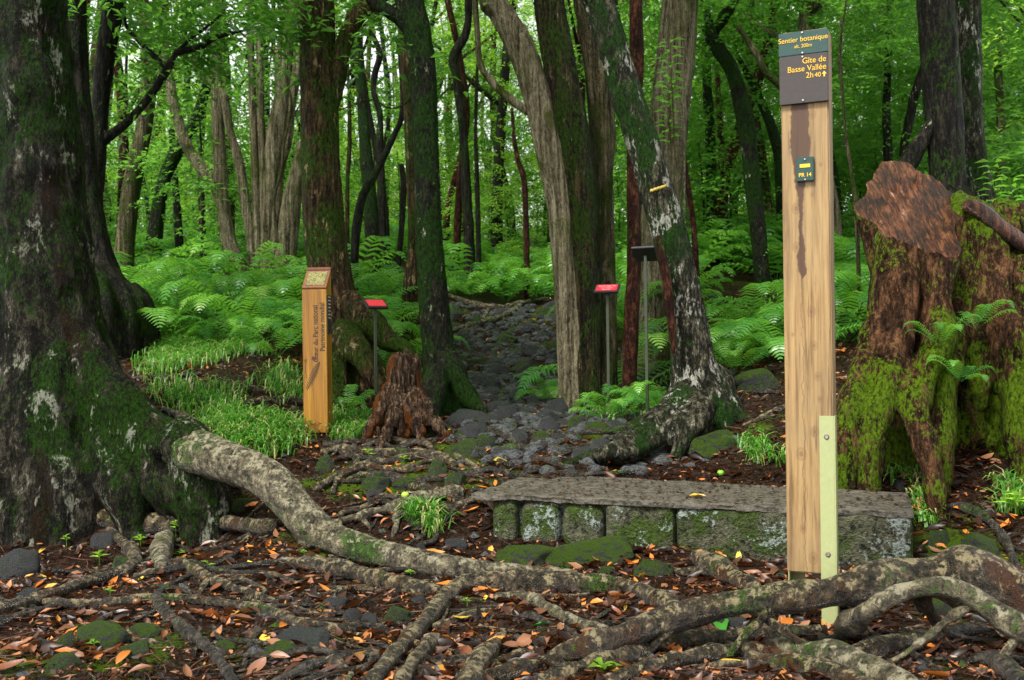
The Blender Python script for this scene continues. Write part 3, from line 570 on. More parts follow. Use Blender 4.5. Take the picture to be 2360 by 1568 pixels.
P = root('mossy fallen log with a broken end under the giant tree', [[(85, 1172, 40), (120, 1180, 50), (172, 1184, 54), (230, 1194, 46), (306, 1212, 46), (364, 1215, 41), (421, 1201, 40), (478, 1198, 38), (536, 1206, 35), (593, 1216, 36), (628, 1217, 36)], [(575, 1228, 14), (583, 1240, 16), (560, 1258, 12), (520, 1272, 7)]], 'root', .95, 'fallen wood', name='fallen_log')
root('straight pale stick resting against the mossy log', [[(118, 1204, 7), (160, 1209, 9), (210, 1214, 9), (258, 1220, 8)]], 'rootpale', 1.5, 'fallen wood', name='fallen_log')
# ------------------------------------------------------------------ leaf clouds and crowns
def leaves(P, D, N, L, Wd, a, droop=.15):
    """arrays of leaf base, direction, normal -> pointed folded leaves (2 quads each)"""
    n = len(P); S = np.cross(D, N); S /= np.linalg.norm(S, axis=1)[:, None] + 1e-9; N = np.cross(S, D)
    L = L[:, None]; Wd = Wd[:, None]
    b = P; t = P + D * L - N * L * droop; mid = P + D * L * .45 - N * L * .03; l = P + D * L * .42 + S * Wd + N * Wd * .35; r = P + D * L * .42 - S * Wd + N * Wd * .35
    V = np.stack([b, l, mid, r, t], 1).reshape(-1, 3); k = np.arange(n)[:, None] * 5
    T = np.concatenate([k + [0, 2, 1], k + [1, 2, 4], k + [0, 3, 2], k + [2, 3, 4]]); return V, T, np.repeat(a, 5)
def unit(v): return v / (np.linalg.norm(v, axis=-1, keepdims=True) + 1e-9)
def cloud(seed, rx=1.5, ry=1.3, rz=1.6, nb=80, per=58, L=.072, mat='leaf', flat_=.35, empty=.0):
    rs = np.random.RandomState(seed); c = rs.normal(size=(nb, 3)); c = unit(c) * (rs.rand(nb, 1) ** .45) * np.array([rx, ry, rz])
    Ps, Ds, As = [], [], []; tw = Buf()
    for k in range(nb):
        d0 = unit(c[k] + np.array([0, 0, .3]) + rs.normal(size=3) * .6); d0[2] *= flat_; d0 = unit(d0); cnt = rs.randint(int(per * .6), int(per * 1.4)); nt = 5
        bright = rs.rand()
        for q in range(nt):
            d = unit(d0 + rs.normal(size=3) * np.array([.6, .6, .25])); ln = rs.uniform(.25, .55); m = max(4, cnt // nt)
            s = np.linspace(.1, 1, m)[:, None]; p = c[k] + d * s * ln - np.array([0, 0, .12]) * s ** 2
            side = unit(np.cross(d, [0, 0, 1.])); sg = np.where(np.arange(m) % 2, 1, -1)[:, None]
            dd = unit(d * .6 + side * sg * .8 + rs.normal(size=(m, 3)) * .25)
            Ps.append(p + rs.normal(size=(m, 3)) * .015); Ds.append(dd); As.append(np.clip(bright * .6 + rs.rand(m) * .45, 0, 1))
            if q < 2: V, Q, T = tube(np.array([c[k] - d * .15, c[k] + d * ln * .5, c[k] + d * ln - [0, 0, .1]]), [.007, .005, .003], 3, .25); tw.add(V, Q, T)
    P = np.concatenate(Ps); D = np.concatenate(Ds); A = np.concatenate(As); n = len(P)
    N = unit(np.array([0, 0, 1.]) + rs.normal(size=(n, 3)) * .45); LL = L * rs.uniform(.6, 1.25, n)
    V, T, A = leaves(P, D, N, LL, LL * rs.uniform(.17, .24, n), A); b = Buf(); b.add(V, None, T, A); me = b.mesh('leaf_cloud', MB[mat], False)
    return me, tw.mesh('twigs', MB['dark'])
CL = [cloud(100 + k)[0] for k in range(6)]
CLW = [cloud(120 + k, 2.2, 1.8, 1.1, 80, 60, .09)[0] for k in range(3)]     # wide flat sprays
CLB = [cloud(140 + k, 1.2, 1.1, 1.4, 50, 50, .08, 'leafbright')[0] for k in range(2)]
CLS = [cloud(160 + k, .7, .6, .6, 26, 44, .07)[0] for k in range(4)]          # shrub sized
CLN = [cloud(180 + k, .55, .5, .3, 14, 40, .075)[0] for k in range(3)]       # branch tips near the camera
def crown(parent, me, x, y, z, s=1., name='crown'):
    o = ob(name, me, parent); px, py, pz = parent.location
    o.location = (x - px, y - py, z - pz); sx = s if np.isscalar(s) else 1
    o.scale = (s, s, s) if np.isscalar(s) else s; o.rotation_euler = (random.uniform(-.2, .2), random.uniform(-.2, .2), random.uniform(0, 6.28)); return o
# ------------------------------------------------------------------ named trees, traced at their own distance
treen = 0
def tree(label, D, stems, mat='dark', group='trees of the forest', roots=(), flare=0., flute=0., vox=0, branches=(), seg=22, amp=.012, kf=22, ks=3, crowns=(), mats=None, topz=2.2, amp2=0., name='forest_tree'):
    """stems: list of photo traces from top to base; the trunk goes on above the picture up to the crown"""
    global treen; treen += 1
    s0 = stems[0]; bx = W(s0[-1][0], s0[-1][1], s0[-1][3] if len(s0[-1]) > 3 else D)
    base = np.array([bx[0], bx[1], gz1(bx[0], bx[1])]); t = thing(name, label, 'tree', base, group)
    for k, s in enumerate(stems):
        P, R = pp(s, D)
        if s[0][1] <= 20:           # leaves the picture at the top: carry on upwards
            d = unit(P[0] - P[1]); d = unit(d + np.array([0, 0, .8])); P = np.vstack([P[0] + d * topz, P[0] + d * topz * .45, P]); R = np.concatenate([[R[0] * .6, R[0] * .85], R])
        dn = P[-1] + np.array([0, 0, -.35]); g = gz1(P[-1][0], P[-1][1])
        if P[-1][2] > g: P = np.vstack([P, [P[-1][0], P[-1][1], g]]); R = np.append(R, R[-1] * (1.15 + flare)); dn = P[-1] + np.array([0, 0, -.3])
        P = np.vstack([P, dn]); R = np.append(R, R[-1] * (1.1 + flare))
        if not vox:
            V, Q, T = tube(P, R, seg, max(.05, R.mean() * .5), amp * .8, kf, ks, treen + k, flute, 6, lump=.08); b = Buf(); b.add(V, Q, T)
            ob('trunk', b.mesh('trunk', MB[(mats or [mat] * 9)[k]], origin=base), t)
        else:
            b = Buf(); V, Q, T = tube(P, R, 40, .05, 0, flute=flute, nfl=6, seed=treen + k); b.add(V, Q, T)
            if k == 0 or mats is None:
                for rt in (roots if k == 0 else ()):
                    PR, RR = sink(*gp(rt, .35)); V, Q, T = tube(PR, RR, 20, .04, lump=.2, seed=treen); b.add(V, Q, T)
            ob('trunk', remeshed('trunk', b, vox, MB[(mats or [mat] * 9)[k]], amp, kf, ks, treen * 3 + k, origin=base, amp2=amp2), t)
    for br in branches:
        P, R = pp(br, D); V, Q, T = tube(P, R, 12, max(.03, R.mean() * .8), .25 * R.mean(), 20, 6, treen + len(br), lump=.15); b = Buf(); b.add(V, Q, T)
        ob('branch', b.mesh('branch', MB[mat], origin=base), t)
    for me, x, y, z, s in crowns: crown(t, me, x, y, z, s)
    return t, base
# the giant on the left with its pale buttress root
t1, b1 = tree('giant mossy tree at the left edge with a huge spreading foot', 5.2,
    [[(75, -60, 150), (78, 150, 160), (85, 320, 172), (92, 500, 192), (100, 620, 212), (108, 740, 238), (118, 830, 270), (128, 910, 300), (140, 980, 330), (150, 1060, 370), (160, 1130, 400)]],
    'giant', roots=[[(250, 900, 70, 5.15), (310, 965, 88, 5.05), (352, 1003, 98, 4.98), (395, 1026, 104, 4.88), (432, 1040, 104, 4.8)], [(150, 700, 80, 5.1), (210, 840, 100, 5.05), (270, 940, 110, 5.0), (330, 1010, 110, 4.98), (400, 1065, 110, 4.95), (460, 1110, 100, 4.92)], [(190, 700, 60, 5.2), (260, 880, 60, 5.2), (330, 985, 70, 5.1), (400, 1035, 80, 5.0), (470, 1065, 80, 4.8)],
     [(60, 850, 90, 5.0), (30, 980, 110, 4.95), (0, 1080, 120, 4.9), (-30, 1150, 110, 4.88)], [(110, 820, 80, 5.0), (125, 950, 90, 4.92), (135, 1060, 100, 4.88), (140, 1140, 100, 4.86)], [(190, 880, 70, 5.0), (235, 990, 90, 4.95), (265, 1070, 100, 4.9), (290, 1140, 90, 4.86)], [(-20, 900, 120, 5.1), (-90, 1050, 140, 5.0), (-140, 1150, 130, 4.9)], [(300, 980, 100, 5.0), (360, 1060, 120, 4.92), (405, 1130, 120, 4.86), (440, 1165, 90, 4.84)]],
    vox=.017, amp=.018, kf=9, ks=2.2, amp2=.035, topz=3)
b = Buf(); P, R = gp([(300, 960, 40, 5.15), (350, 1000, 80, 5.0), (395, 1024, 98, 4.88), (440, 1040, 104, 4.78), (500, 1060, 106, 4.65), (570, 1080, 100, 4.5), (630, 1108, 96, 4.42), (668, 1150, 96, 4.36), (700, 1203, 92, 4.28), (755, 1243, 82, 4.2), (830, 1266, 74, 4.1), (930, 1292, 64), (1020, 1308, 54), (1130, 1316, 42), (1235, 1320, 30), (1330, 1322, 18)], .6)
P[1:-1] = P[1:-1] * .5 + (P[:-2] + P[2:]) * .25; V, Q, T = tube(P, R * .86, 40, .02, .010, 16, 6, 5, .12, 5, lump=.12); b.add(V, Q, T)
P, R = gp([(690, 1195, 60), (700, 1225, 55), (712, 1256, 30)], .4); V, Q, T = tube(P, R, 24, .02, .005, 16, 6, 6); b.add(V, Q, T)
ob('root', remeshed('root', b, .009, MB['rootpale'], .003, 30, 14, 4, origin=b1, amp2=.006), t1)
o = bpy.data.objects['root']; n_ = len(o.data.vertices); V = np.empty(n_ * 3, np.float32); o.data.vertices.foreach_get('co', V); V = V.reshape(-1, 3) + b1
a_ = o.data.attributes.new('moss', 'FLOAT', 'POINT'); a_.data.foreach_set('value', (ss(-1.42, -1.72, V[:, 0] + .12 * fbm(V * 6, 2, 3))).astype(np.float32))
t2, b2 = tree('dark ridged tree right behind the giant with a flaring foot', 7.6, [[(168, -20, 52), (172, 150, 54), (184, 300, 56), (196, 430, 60), (208, 540, 72), (222, 620, 92), (238, 680, 130), (255, 720, 190)]], 'dark',
    roots=[[(230, 620, 50, 7.5), (262, 670, 50, 7.4), (292, 712, 34, 7.35)], [(215, 620, 50, 7.4), (225, 690, 60, 7.2), (235, 725, 50, 7.1)]], vox=.025, amp=.014, kf=12, ks=2.5)
t3, b3 = tree('slim dark tree with crossing branches left of the fern bank', 8.0, [[(265, -20, 50), (247, 106, 42), (234, 212, 40), (227, 300, 40), (221, 388, 41), (215, 459, 43), (213, 553, 50), (213, 660, 60)]], 'dark',
    branches=[[(232, 330, 24), (260, 308, 20), (300, 275, 18), (353, 212, 18), (388, 155, 18), (406, 123, 16), (459, 109, 14), (501, 85, 12), (564, 70, 6)], [(404, 125, 10), (441, 88, 8), (476, 63, 7), (515, 30, 5)], [(384, 158, 13), (346, 120, 11), (310, 85, 10), (289, 53, 8), (290, -10, 6)]])
t4, b4 = tree('brown barked tree behind the orange marker post with big buttress roots', 7.0, [[(728, -20, 76), (731, 100, 76), (736, 250, 80), (740, 400, 84), (750, 560, 90), (768, 680, 100), (785, 780, 130), (795, 860, 160), (800, 905, 180)]], 'brown',
    roots=[[(800, 690, 50, 6.9), (850, 745, 60, 6.8), (900, 790, 44, 6.75), (945, 815, 26, 6.7)], [(790, 760, 60, 6.7), (830, 820, 50, 6.5), (860, 870, 36, 6.45), (885, 905, 24, 6.4)], [(760, 780, 50, 6.7), (765, 860, 60, 6.5), (770, 905, 50, 6.4)], [(810, 800, 70, 6.9), (850, 870, 80, 6.7), (870, 900, 60, 6.6)]],
    vox=.02, amp=.014, kf=16, ks=3, branches=[[(745, 290, 55), (768, 200, 50), (790, 110, 44), (815, 50, 38), (850, 15, 34), (895, -20, 30)]])
t5, b5 = tree('dark green mossy tree in the middle with a pale scar low on the trunk', 6.5, [[(940, -20, 62), (958, 60, 62), (974, 160, 58), (980, 300, 56), (984, 420, 56), (990, 560, 60), (1000, 700, 66), (1010, 800, 74), (1022, 870, 92), (1035, 920, 130)]], 'mossy',
    roots=[[(1030, 820, 50, 6.4), (1055, 880, 55, 6.35), (1085, 925, 40, 6.3), (1110, 945, 18, 6.25)], [(1005, 850, 50, 6.3), (1000, 910, 60, 6.2), (1000, 940, 40, 6.15)]], vox=.019, amp=.008, kf=26, ks=6, branches=[[(950, 70, 40), (925, 45, 36), (895, 25, 30), (860, 5, 26), (845, -20, 24)]])
t6, b6 = tree('pale fluted tree of three fused trunks beside the path', 6.7, [[(1118, -30, 48), (1150, 20, 50), (1195, 100, 55), (1240, 220, 56), (1268, 350, 56), (1288, 450, 54), (1303, 600, 54), (1316, 750, 58), (1325, 900, 68)],
    [(1262, -20, 60), (1290, 150, 64), (1318, 300, 66), (1336, 450, 66), (1346, 600, 64), (1350, 750, 66), (1345, 900, 74)], [(1350, -20, 52, 6.9), (1376, 150, 52, 6.9), (1388, 300, 50, 6.9), (1388, 450, 46, 6.9), (1388, 600, 50, 6.9), (1390, 700, 56, 6.85), (1382, 880, 66, 6.8)]],
    'pale', flute=.16, vox=.02, amp=.016, kf=14, ks=1.6, mats=['pale', 'umber', 'olive'], branches=[[(1093, -20, 12), (1100, 71, 13), (1107, 148, 15), (1132, 187, 17), (1167, 222, 19), (1225, 262, 20)]])
t7, b7 = tree('slender reddish trunk standing next to the three fused trunks', 6.6, [[(1466, -20, 30), (1467, 150, 32), (1458, 300, 28), (1460, 450, 30), (1461, 600, 33), (1455, 750, 35), (1450, 905, 34)]], 'red', amp=.006)
t8, b8 = tree('leaning lichen covered tree with a yellow trail mark', 5.6, [[(1362, -50, 66), (1378, 0, 66), (1402, 80, 66), (1440, 200, 68), (1478, 320, 68), (1510, 430, 76), (1543, 540, 76), (1568, 650, 76), (1588, 760, 84), (1600, 850, 104), (1612, 920, 150), (1625, 975, 190)]], 'lichen',
    roots=[[(1590, 900, 60, 5.5), (1550, 950, 70, 5.35), (1500, 988, 58, 5.2), (1446, 1022, 48, 5.05), (1400, 1043, 40, 4.95), (1350, 1060, 32), (1305, 1072, 18)], [(1610, 920, 60, 5.4), (1560, 985, 52, 5.2), (1500, 1018, 38, 5.1), (1446, 1050, 28, 4.95), (1400, 1062, 16)],
     [(1640, 880, 50, 5.6), (1665, 930, 50, 5.55), (1690, 965, 30, 5.5)], [(1620, 930, 60, 5.3), (1600, 985, 50, 5.2), (1575, 1010, 30, 5.15)], [(1650, 850, 30, 5.65), (1672, 870, 26, 5.65), (1680, 900, 34, 5.6)]], vox=.017, amp=.009, kf=20, ks=8, amp2=.01)
# strip of torn red bark and painted trail mark on the leaning tree
P, R = pp([(1516, 545, 16, 5.42), (1528, 600, 22, 5.42), (1540, 680, 22, 5.42), (1548, 760, 16, 5.42), (1552, 815, 8, 5.42)]); V, Q, T = tube(P, R, 14, .03, .006, 40, 4, 3); b = Buf(); b.add(V, Q, T)
ob('torn_bark', b.mesh('torn_bark', MB['red'], origin=b8), t8)
MB['yellowpaint'] = flat('yellow_paint', (.45, .34, .03), .6, .5)
pc = W(1510, 441, 5.6); rr = 38 * 5.6 / F_ + .004; th = np.linspace(-2.0, -1.1, 14); sl = .0
V = []; 
for k, a in enumerate(th):
    for z in (-.0085, .0085): V.append([pc[0] + rr * math.cos(a), pc[1] + rr * math.sin(a), pc[2] + z + .03 * (a + 1.57) + .002 * math.sin(k * 2.1)])
V = np.array(V); n_ = len(th); Q = [[2 * k, 2 * k + 2, 2 * k + 3, 2 * k + 1] for k in range(n_ - 1)]
V2 = V.copy(); cdir = unit(V - np.array([pc[0], pc[1], 0]) * [1, 1, 0] - V * [0, 0, 1]); V2 = V - cdir * .03
Vall = np.vstack([V + cdir * .004, V2]); m_ = len(V)
Qs = Q + [[2 * k + 1, 2 * k + 3, 2 * k + 3 + m_, 2 * k + 1 + m_] for k in range(n_ - 1)] + [[2 * k, 2 * k + m_, 2 * k + 2 + m_, 2 * k + 2] for k in range(n_ - 1)]
ob('trail_mark', mk('trail_mark', Vall - b8, Qs, None, MB['yellowpaint'], False), t8)
t9, b9 = tree('broad pale fluted trunk hidden behind the leaning tree', 8.0, [[(1568, -20, 70), (1555, 150, 74), (1540, 300, 78), (1528, 450, 80), (1518, 600, 90), (1508, 740, 110), (1500, 840, 120)]], 'pale', flute=.16, vox=.025, amp=.018, kf=12, ks=1.5)
t10, b10 = tree('dark crooked tree with a sharp kink left of the sign post', 10.5, [[(1700, -20, 22), (1668, 40, 26), (1640, 78, 30), (1652, 108, 32), (1690, 170, 36), (1718, 280, 40), (1735, 420, 38), (1748, 540, 36), (1757, 655, 38)]], 'mossy', branches=[[(1640, 80, 20), (1628, 30, 16), (1600, -20, 12)]])
t11, b11 = tree('thick black barked tree rising behind the big stump', 6.3, [[(2155, -20, 78), (2163, 100, 80), (2172, 220, 80), (2180, 330, 76), (2186, 440, 76), (2190, 560, 90), (2195, 800, 110)]], 'dark', vox=.02, amp=.008, kf=24, ks=6, branches=[[(2160, 270, 40), (2135, 312, 40), (2112, 345, 40), (2088, 388, 42), (2060, 430, 40)]])
t12, b12 = tree('lichen streaked tree with a moss collar at the right behind the stump', 6.9, [[(2230, -20, 52), (2232, 120, 54), (2233, 260, 56), (2238, 360, 62), (2248, 450, 76), (2255, 560, 90), (2260, 800, 100)]], 'lichen', vox=.022, amp=.01, kf=20, ks=6)
tree('cluster of pale twisted stems behind the fern bank', 11.0, [[(500, 60, 18), (501, 92, 22), (499, 212, 25), (504, 317, 28), (511, 441, 29), (526, 553, 33), (552, 620, 34)],
    [(380, 120, 14), (388, 169, 20), (402, 247, 22), (430, 335, 24), (469, 395, 26), (500, 440, 24), (530, 560, 26)], [(574, -20, 12), (578, 106, 14), (582, 247, 17), (589, 388, 19), (593, 529, 20), (594, 620, 20)], [(598, 60, 12), (600, 176, 15), (603, 317, 17), (607, 494, 18), (608, 620, 18)],
    [(676, -20, 34), (658, 106, 36), (653, 212, 36), (637, 317, 42), (625, 423, 34), (617, 529, 28), (612, 620, 28)], [(696, 110, 28), (672, 229, 24), (663, 317, 22), (646, 388, 20), (636, 494, 22), (628, 620, 24)], [(700, 330, 28), (688, 400, 34), (672, 470, 42), (662, 560, 48), (655, 630, 50)],
    [(420, 80, 10), (458, 166, 16), (494, 194, 18), (515, 229, 20), (529, 300, 18), (550, 370, 20), (564, 459, 22), (580, 560, 24)]], 'pale', flute=.10)
L_ = [('dark leaning tree between the fern bank and the pale stems', 12.5, [[(478, 190, 22), (458, 260, 25), (435, 310, 26), (406, 353, 30), (381, 406, 30), (363, 494, 34), (352, 600, 40)]], 'mossy'),
 ('thin dark upright tree right of the dark leaning one', 13, [[(395, 300, 14), (402, 400, 16), (408, 480, 18), (415, 600, 22)]], 'dark'),
 ('grey thin tree between the pale stems and the dark tree', 14, [[(470, 250, 12), (462, 380, 14), (465, 480, 16), (468, 600, 18)]], 'brown'),
 ('ivy clad dark trunk seen right of the brown barked tree', 11, [[(818, -20, 16), (822, 71, 18), (829, 159, 20), (836, 247, 25), (843, 353, 29), (853, 459, 33), (858, 553, 36), (860, 650, 40)]], 'mossy'),
 ('wavy dark trunk close beside the ivy clad one', 11.5, [[(880, -20, 10), (871, 35, 10), (857, 71, 12), (875, 123, 14), (864, 169, 14), (861, 212, 14), (875, 265, 14), (875, 317, 18), (878, 423, 19), (880, 553, 21), (882, 650, 24)]], 'dark'),
 ('smooth grey tree with an S shaped bend left of the mossy middle tree', 10, [[(918, 90, 10), (925, 176, 11), (927, 265, 14), (906, 317, 15), (885, 363, 16), (862, 405, 19), (836, 455, 20), (822, 529, 20), (815, 640, 22)]], 'dark'),
 ('reddish trunk right behind the mossy middle tree', 9.6, [[(925, -20, 22), (928, 60, 24), (934, 141, 25), (942, 247, 25), (945, 353, 22), (950, 459, 24), (955, 560, 30), (952, 680, 50)]], 'brown'),
 ('forked dark tree right of the middle tree above the path', 14, [[(1080, -20, 18), (1076, 71, 18), (1046, 130, 22), (1051, 176, 20), (1061, 247, 20), (1068, 317, 20), (1076, 459, 24), (1081, 553, 27), (1083, 660, 30)]], 'dark'),
 ('thin reddish curved stem above the rocky path', 13, [[(1180, 250, 8), (1185, 320, 10), (1194, 370, 12), (1208, 420, 13), (1213, 529, 13), (1214, 640, 14)]], 'red'),
 ('thin dark stem left of the reddish curved stem', 14, [[(1100, 150, 8), (1096, 300, 9), (1100, 450, 11), (1104, 640, 13)]], 'dark'),
 ('dark straight trunk behind the crooked tree', 13, [[(1625, 60, 18), (1630, 200, 22), (1636, 300, 24), (1640, 423, 26), (1643, 529, 30), (1644, 620, 34)]], 'mossy'),
 ('red barked trunk left of the kinked dark tree', 13.6, [[(1650, 120, 12), (1655, 212, 13), (1661, 317, 15), (1664, 420, 17), (1665, 600, 20)]], 'red'),
 ('red brown stem right of the broad pale trunk', 10, [[(1570, 300, 9), (1580, 400, 12), (1592, 470, 13), (1600, 540, 14), (1606, 680, 16)]], 'red'),
 ('dark tree leaning behind the upper part of the sign post', 12, [[(1700, 130, 12), (1735, 194, 18), (1767, 265, 22), (1790, 335, 24), (1800, 430, 26), (1806, 640, 28)]], 'mossy'),
 ('mossy slanting trunk touching the sign boards from behind', 9.5, [[(1700, 60, 12), (1738, 116, 14), (1767, 169, 16), (1810, 212, 18), (1850, 300, 20), (1870, 500, 24), (1875, 700, 28)]], 'olive'),
 ('black thin tree between the sign post and the stump', 13, [[(2052, -20, 14), (2048, 100, 15), (2046, 176, 16), (2043, 265, 19), (2046, 353, 20), (2050, 600, 22)]], 'dark'),
 ('dark bent tree left of the thick black barked tree', 12, [[(2140, 120, 14), (2122, 176, 20), (2105, 230, 21), (2092, 300, 20), (2084, 353, 19), (2080, 600, 22)]], 'dark'),
 ('slender sapling just right of the sign post', 7.2, [[(1952, -20, 5), (1940, 70, 6), (1936, 141, 7), (1944, 250, 8), (1950, 320, 8), (1961, 388, 8), (1974, 494, 9), (1978, 600, 9), (1979, 720, 10)]], 'olive'),
 ('thin pale brown trunk at the right beyond the lichen streaked tree', 12, [[(2262, 230, 10), (2266, 300, 11), (2268, 420, 12), (2270, 600, 14)]], 'brown'),
 ('thin grey trunk near the right edge of the picture', 11, [[(2310, 60, 12), (2300, 160, 16), (2306, 260, 18), (2300, 600, 22)]], 'olive'),
 ('bare dark trunk peeking left of the slim dark tree', 10, [[(200, -20, 16), (193, 120, 16), (188, 250, 16), (205, 340, 18), (210, 500, 20), (212, 640, 24)]], 'red'),
 ('very thin stem left of the ivy clad trunk', 12, [[(800, 120, 8), (806, 300, 9), (800, 450, 10), (803, 640, 12)]], 'brown'),
 ('dark slim trunk above the small red plaque', 11.4, [[(925, 380, 12), (930, 430, 14), (926, 520, 14), (915, 640, 16)]], 'dark')]
for lab, D, st, mt in L_: tree(lab, D, st, mt, seg=14)
# hanging vines and bough between trees
def vine(label, tr, D, mat='rootpale'):
    P, R = pp(tr, D); V, Q, T = tube(P, R, 6, .06, .2 * R.mean(), 20, 8, 3); b = Buf(); b.add(V, Q, T); tag(ob('hanging_vine', b.mesh('hanging_vine', MB[mat], origin=P[-1]), loc=P[-1]), label, 'vine', 'vines hanging between the trunks')
vine('yellowish vine hanging straight down in front of the broad pale trunk', [(1566, 120, 3), (1572, 250, 3.5), (1578, 380, 4), (1577, 480, 4), (1574, 590, 4), (1573, 700, 3.5)], 7.4)
vine('pale thin vine left of the yellowish vine', [(1530, 90, 2.5), (1538, 260, 2.6), (1530, 400, 2.5), (1534, 520, 2.5), (1530, 610, 2)], 7.3)
vine('bare grey bough swinging from the brown tree to the middle tree', [(755, 240, 6), (775, 225, 6), (804, 169, 7), (836, 120, 7), (857, 60, 8), (872, 10, 8)], 8.2, 'olive')
vine('thin sagging vine between the brown tree and the middle tree', [(760, 262, 4), (800, 248, 4), (858, 229, 4), (895, 250, 4), (935, 240, 4), (960, 200, 4)], 8.0, 'olive')
vine('twisted vine spiralling among the pale stems', [(655, 20, 5), (665, 100, 6), (660, 180, 6), (672, 240, 6), (655, 330, 7), (648, 400, 7), (632, 460, 7), (640, 560, 7)], 10.4, 'olive')
# ------------------------------------------------------------------ rotten stump and big stump
t = W(932, 985, 5.75); sb = np.array([t[0], t[1], gz1(t[0], t[1])])
st = thing('rotten_stump', 'small rotten stump with torn orange wood beside the middle tree', 'stump', sb, 'cut stumps'); b = Buf()
P, R = pp([(932, 822, 52), (930, 850, 60), (928, 885, 66), (926, 920, 80), (928, 955, 98), (930, 1000, 106)], 5.75); V, Q, T = tube(P, R, 48, .02, flute=.28, nfl=7, seed=5, endr=.1); b.add(V, Q, T)
for rt in ([(905, 890, 30, 5.7), (888, 930, 34, 5.66), (872, 962, 24, 5.62), (855, 985, 13, 5.6)], [(945, 900, 34, 5.7), (972, 940, 34, 5.64), (994, 968, 22, 5.6), (1018, 988, 11, 5.56)], [(925, 920, 34, 5.66), (908, 965, 26, 5.6), (895, 990, 14, 5.56)], [(940, 920, 40, 5.66), (955, 965, 28, 5.6), (965, 990, 14, 5.56)]):
    P, R = sink(*pp(rt)); V, Q, T = tube(P, R, 16, .03, lump=.2); b.add(V, Q, T)
top = W(930, 838, 5.75)
ob('trunk', remeshed('trunk', b, .011, MB['rotten'], .024, 40, 5, 3, 1, origin=sb, amp2=.012), st)
for k, (x, y0, y1, w, dd) in enumerate([(920, 880, 828, 22, 5.72), (935, 880, 806, 24, 5.73), (948, 880, 836, 16, 5.76), (908, 890, 850, 16, 5.7)]):
    P, R = pp([(x, y0, w, dd), (x + 1, (y0 + y1) / 2, w * .9, dd), (x + 2, y1, w * .5, dd)]); V, Q, T = tube(P, R, 8, .02, .006, 50, 5, k); bb = Buf(); bb.add(V, Q, T); ob('splinter', bb.mesh('splinter', MB['rotten'], False, sb), st)
t = W(2090, 1010, 4.75); sb = np.array([t[0], t[1], gz1(t[0], t[1])])
st = thing('cut_stump', 'big old stump with a slanted reddish cut and bright moss at the right', 'stump', sb, 'cut stumps')
def stump_part(main, extra, cut, name, mat, vox=.016, a=.016, dia=0.):
    b = Buf(); P, R = pp(main); V, Q, T = tube(P, R, 60, .03, flute=.12 if dia else .28, nfl=7, seed=8, endr=.2, dia=dia); b.add(V, Q, T)
    for e in extra: P, R = sink(*pp(e)); V, Q, T = tube(P, R, 18, .03, lump=.25, seed=len(e)); b.add(V, Q, T)
    return ob(name, remeshed(name, b, vox, MB[mat], a, 16, 4, 7, 2, origin=sb, amp2=.02, cut=cut), st)
cutn = np.array([-.10, -1.05, 1.]); cp = W(2105, 476, 4.8)
tr_ = stump_part([(2096, 270, 224, 4.8), (2098, 420, 226, 4.8), (2104, 510, 214, 4.8), (2108, 570, 196, 4.8), (2108, 650, 180, 4.8), (2104, 750, 176, 4.8), (2096, 850, 155, 4.8), (2086, 950, 165, 4.82), (2080, 1120, 170, 4.85)],
    [[(2035, 520, 40, 4.75), (2045, 600, 52, 4.7), (2040, 690, 56, 4.66), (2016, 780, 58, 4.62), (1990, 860, 60, 4.56), (1965, 935, 58, 4.5), (1950, 1000, 50, 4.45)], [(2075, 600, 60, 4.68), (2082, 700, 62, 4.62), (2066, 800, 64, 4.56), (2040, 900, 66, 4.48), (2015, 1000, 56, 4.42)],
     [(2170, 520, 60, 4.66), (2180, 600, 50, 4.6), (2165, 700, 46, 4.55), (2160, 790, 60, 4.5), (2120, 880, 60, 4.45), (2110, 960, 56, 4.38), (2135, 1030, 46, 4.33)]], [(cp, cutn), (W(2120, 386, 4.98), np.array([.60, -.1, .83]))], 'trunk', 'stump', a=.018, dia=1.3)
for k in (2, 3, 5, 8):
    fx = k / 10; x0 = 2040 + 150 * fx; y0 = 445 - 52 * math.sin(min(fx * 1.75, 1) * 1.57) + max(0, fx - .6) * 110; dd = 4.93 - .05 * abs(fx - .5); P, R = pp([(x0 - 6, y0 + 60, 26, dd), (x0, y0 + 22, 22, dd), (x0 - 6 + random.uniform(-10, 12), y0 + random.uniform(-6, 14), 7, dd)])
    V, Q, T = tube(P, R, 7, .02, .012, 60, 6, k, lump=.4); bb = Buf(); bb.add(V, Q, T); ob('splinter', bb.mesh('splinter', MB['cut'], False, sb), st)
def mossattr(o, fn):
    me = o.data; n = len(me.vertices); V = np.empty(n * 3, np.float32); me.vertices.foreach_get('co', V); V = V.reshape(-1, 3) + sb
    a = me.attributes.get('moss') or me.attributes.new('moss', 'FLOAT', 'POINT'); a.data.foreach_set('value', fn(V).astype(np.float32))
mossattr(tr_, lambda V: ss(.95, .25, V[:, 2] + .35 * fbm(V * 3.5, 3, 2) - .45 * ss(1.75, 2.0, V[:, 0])) * 1.0)
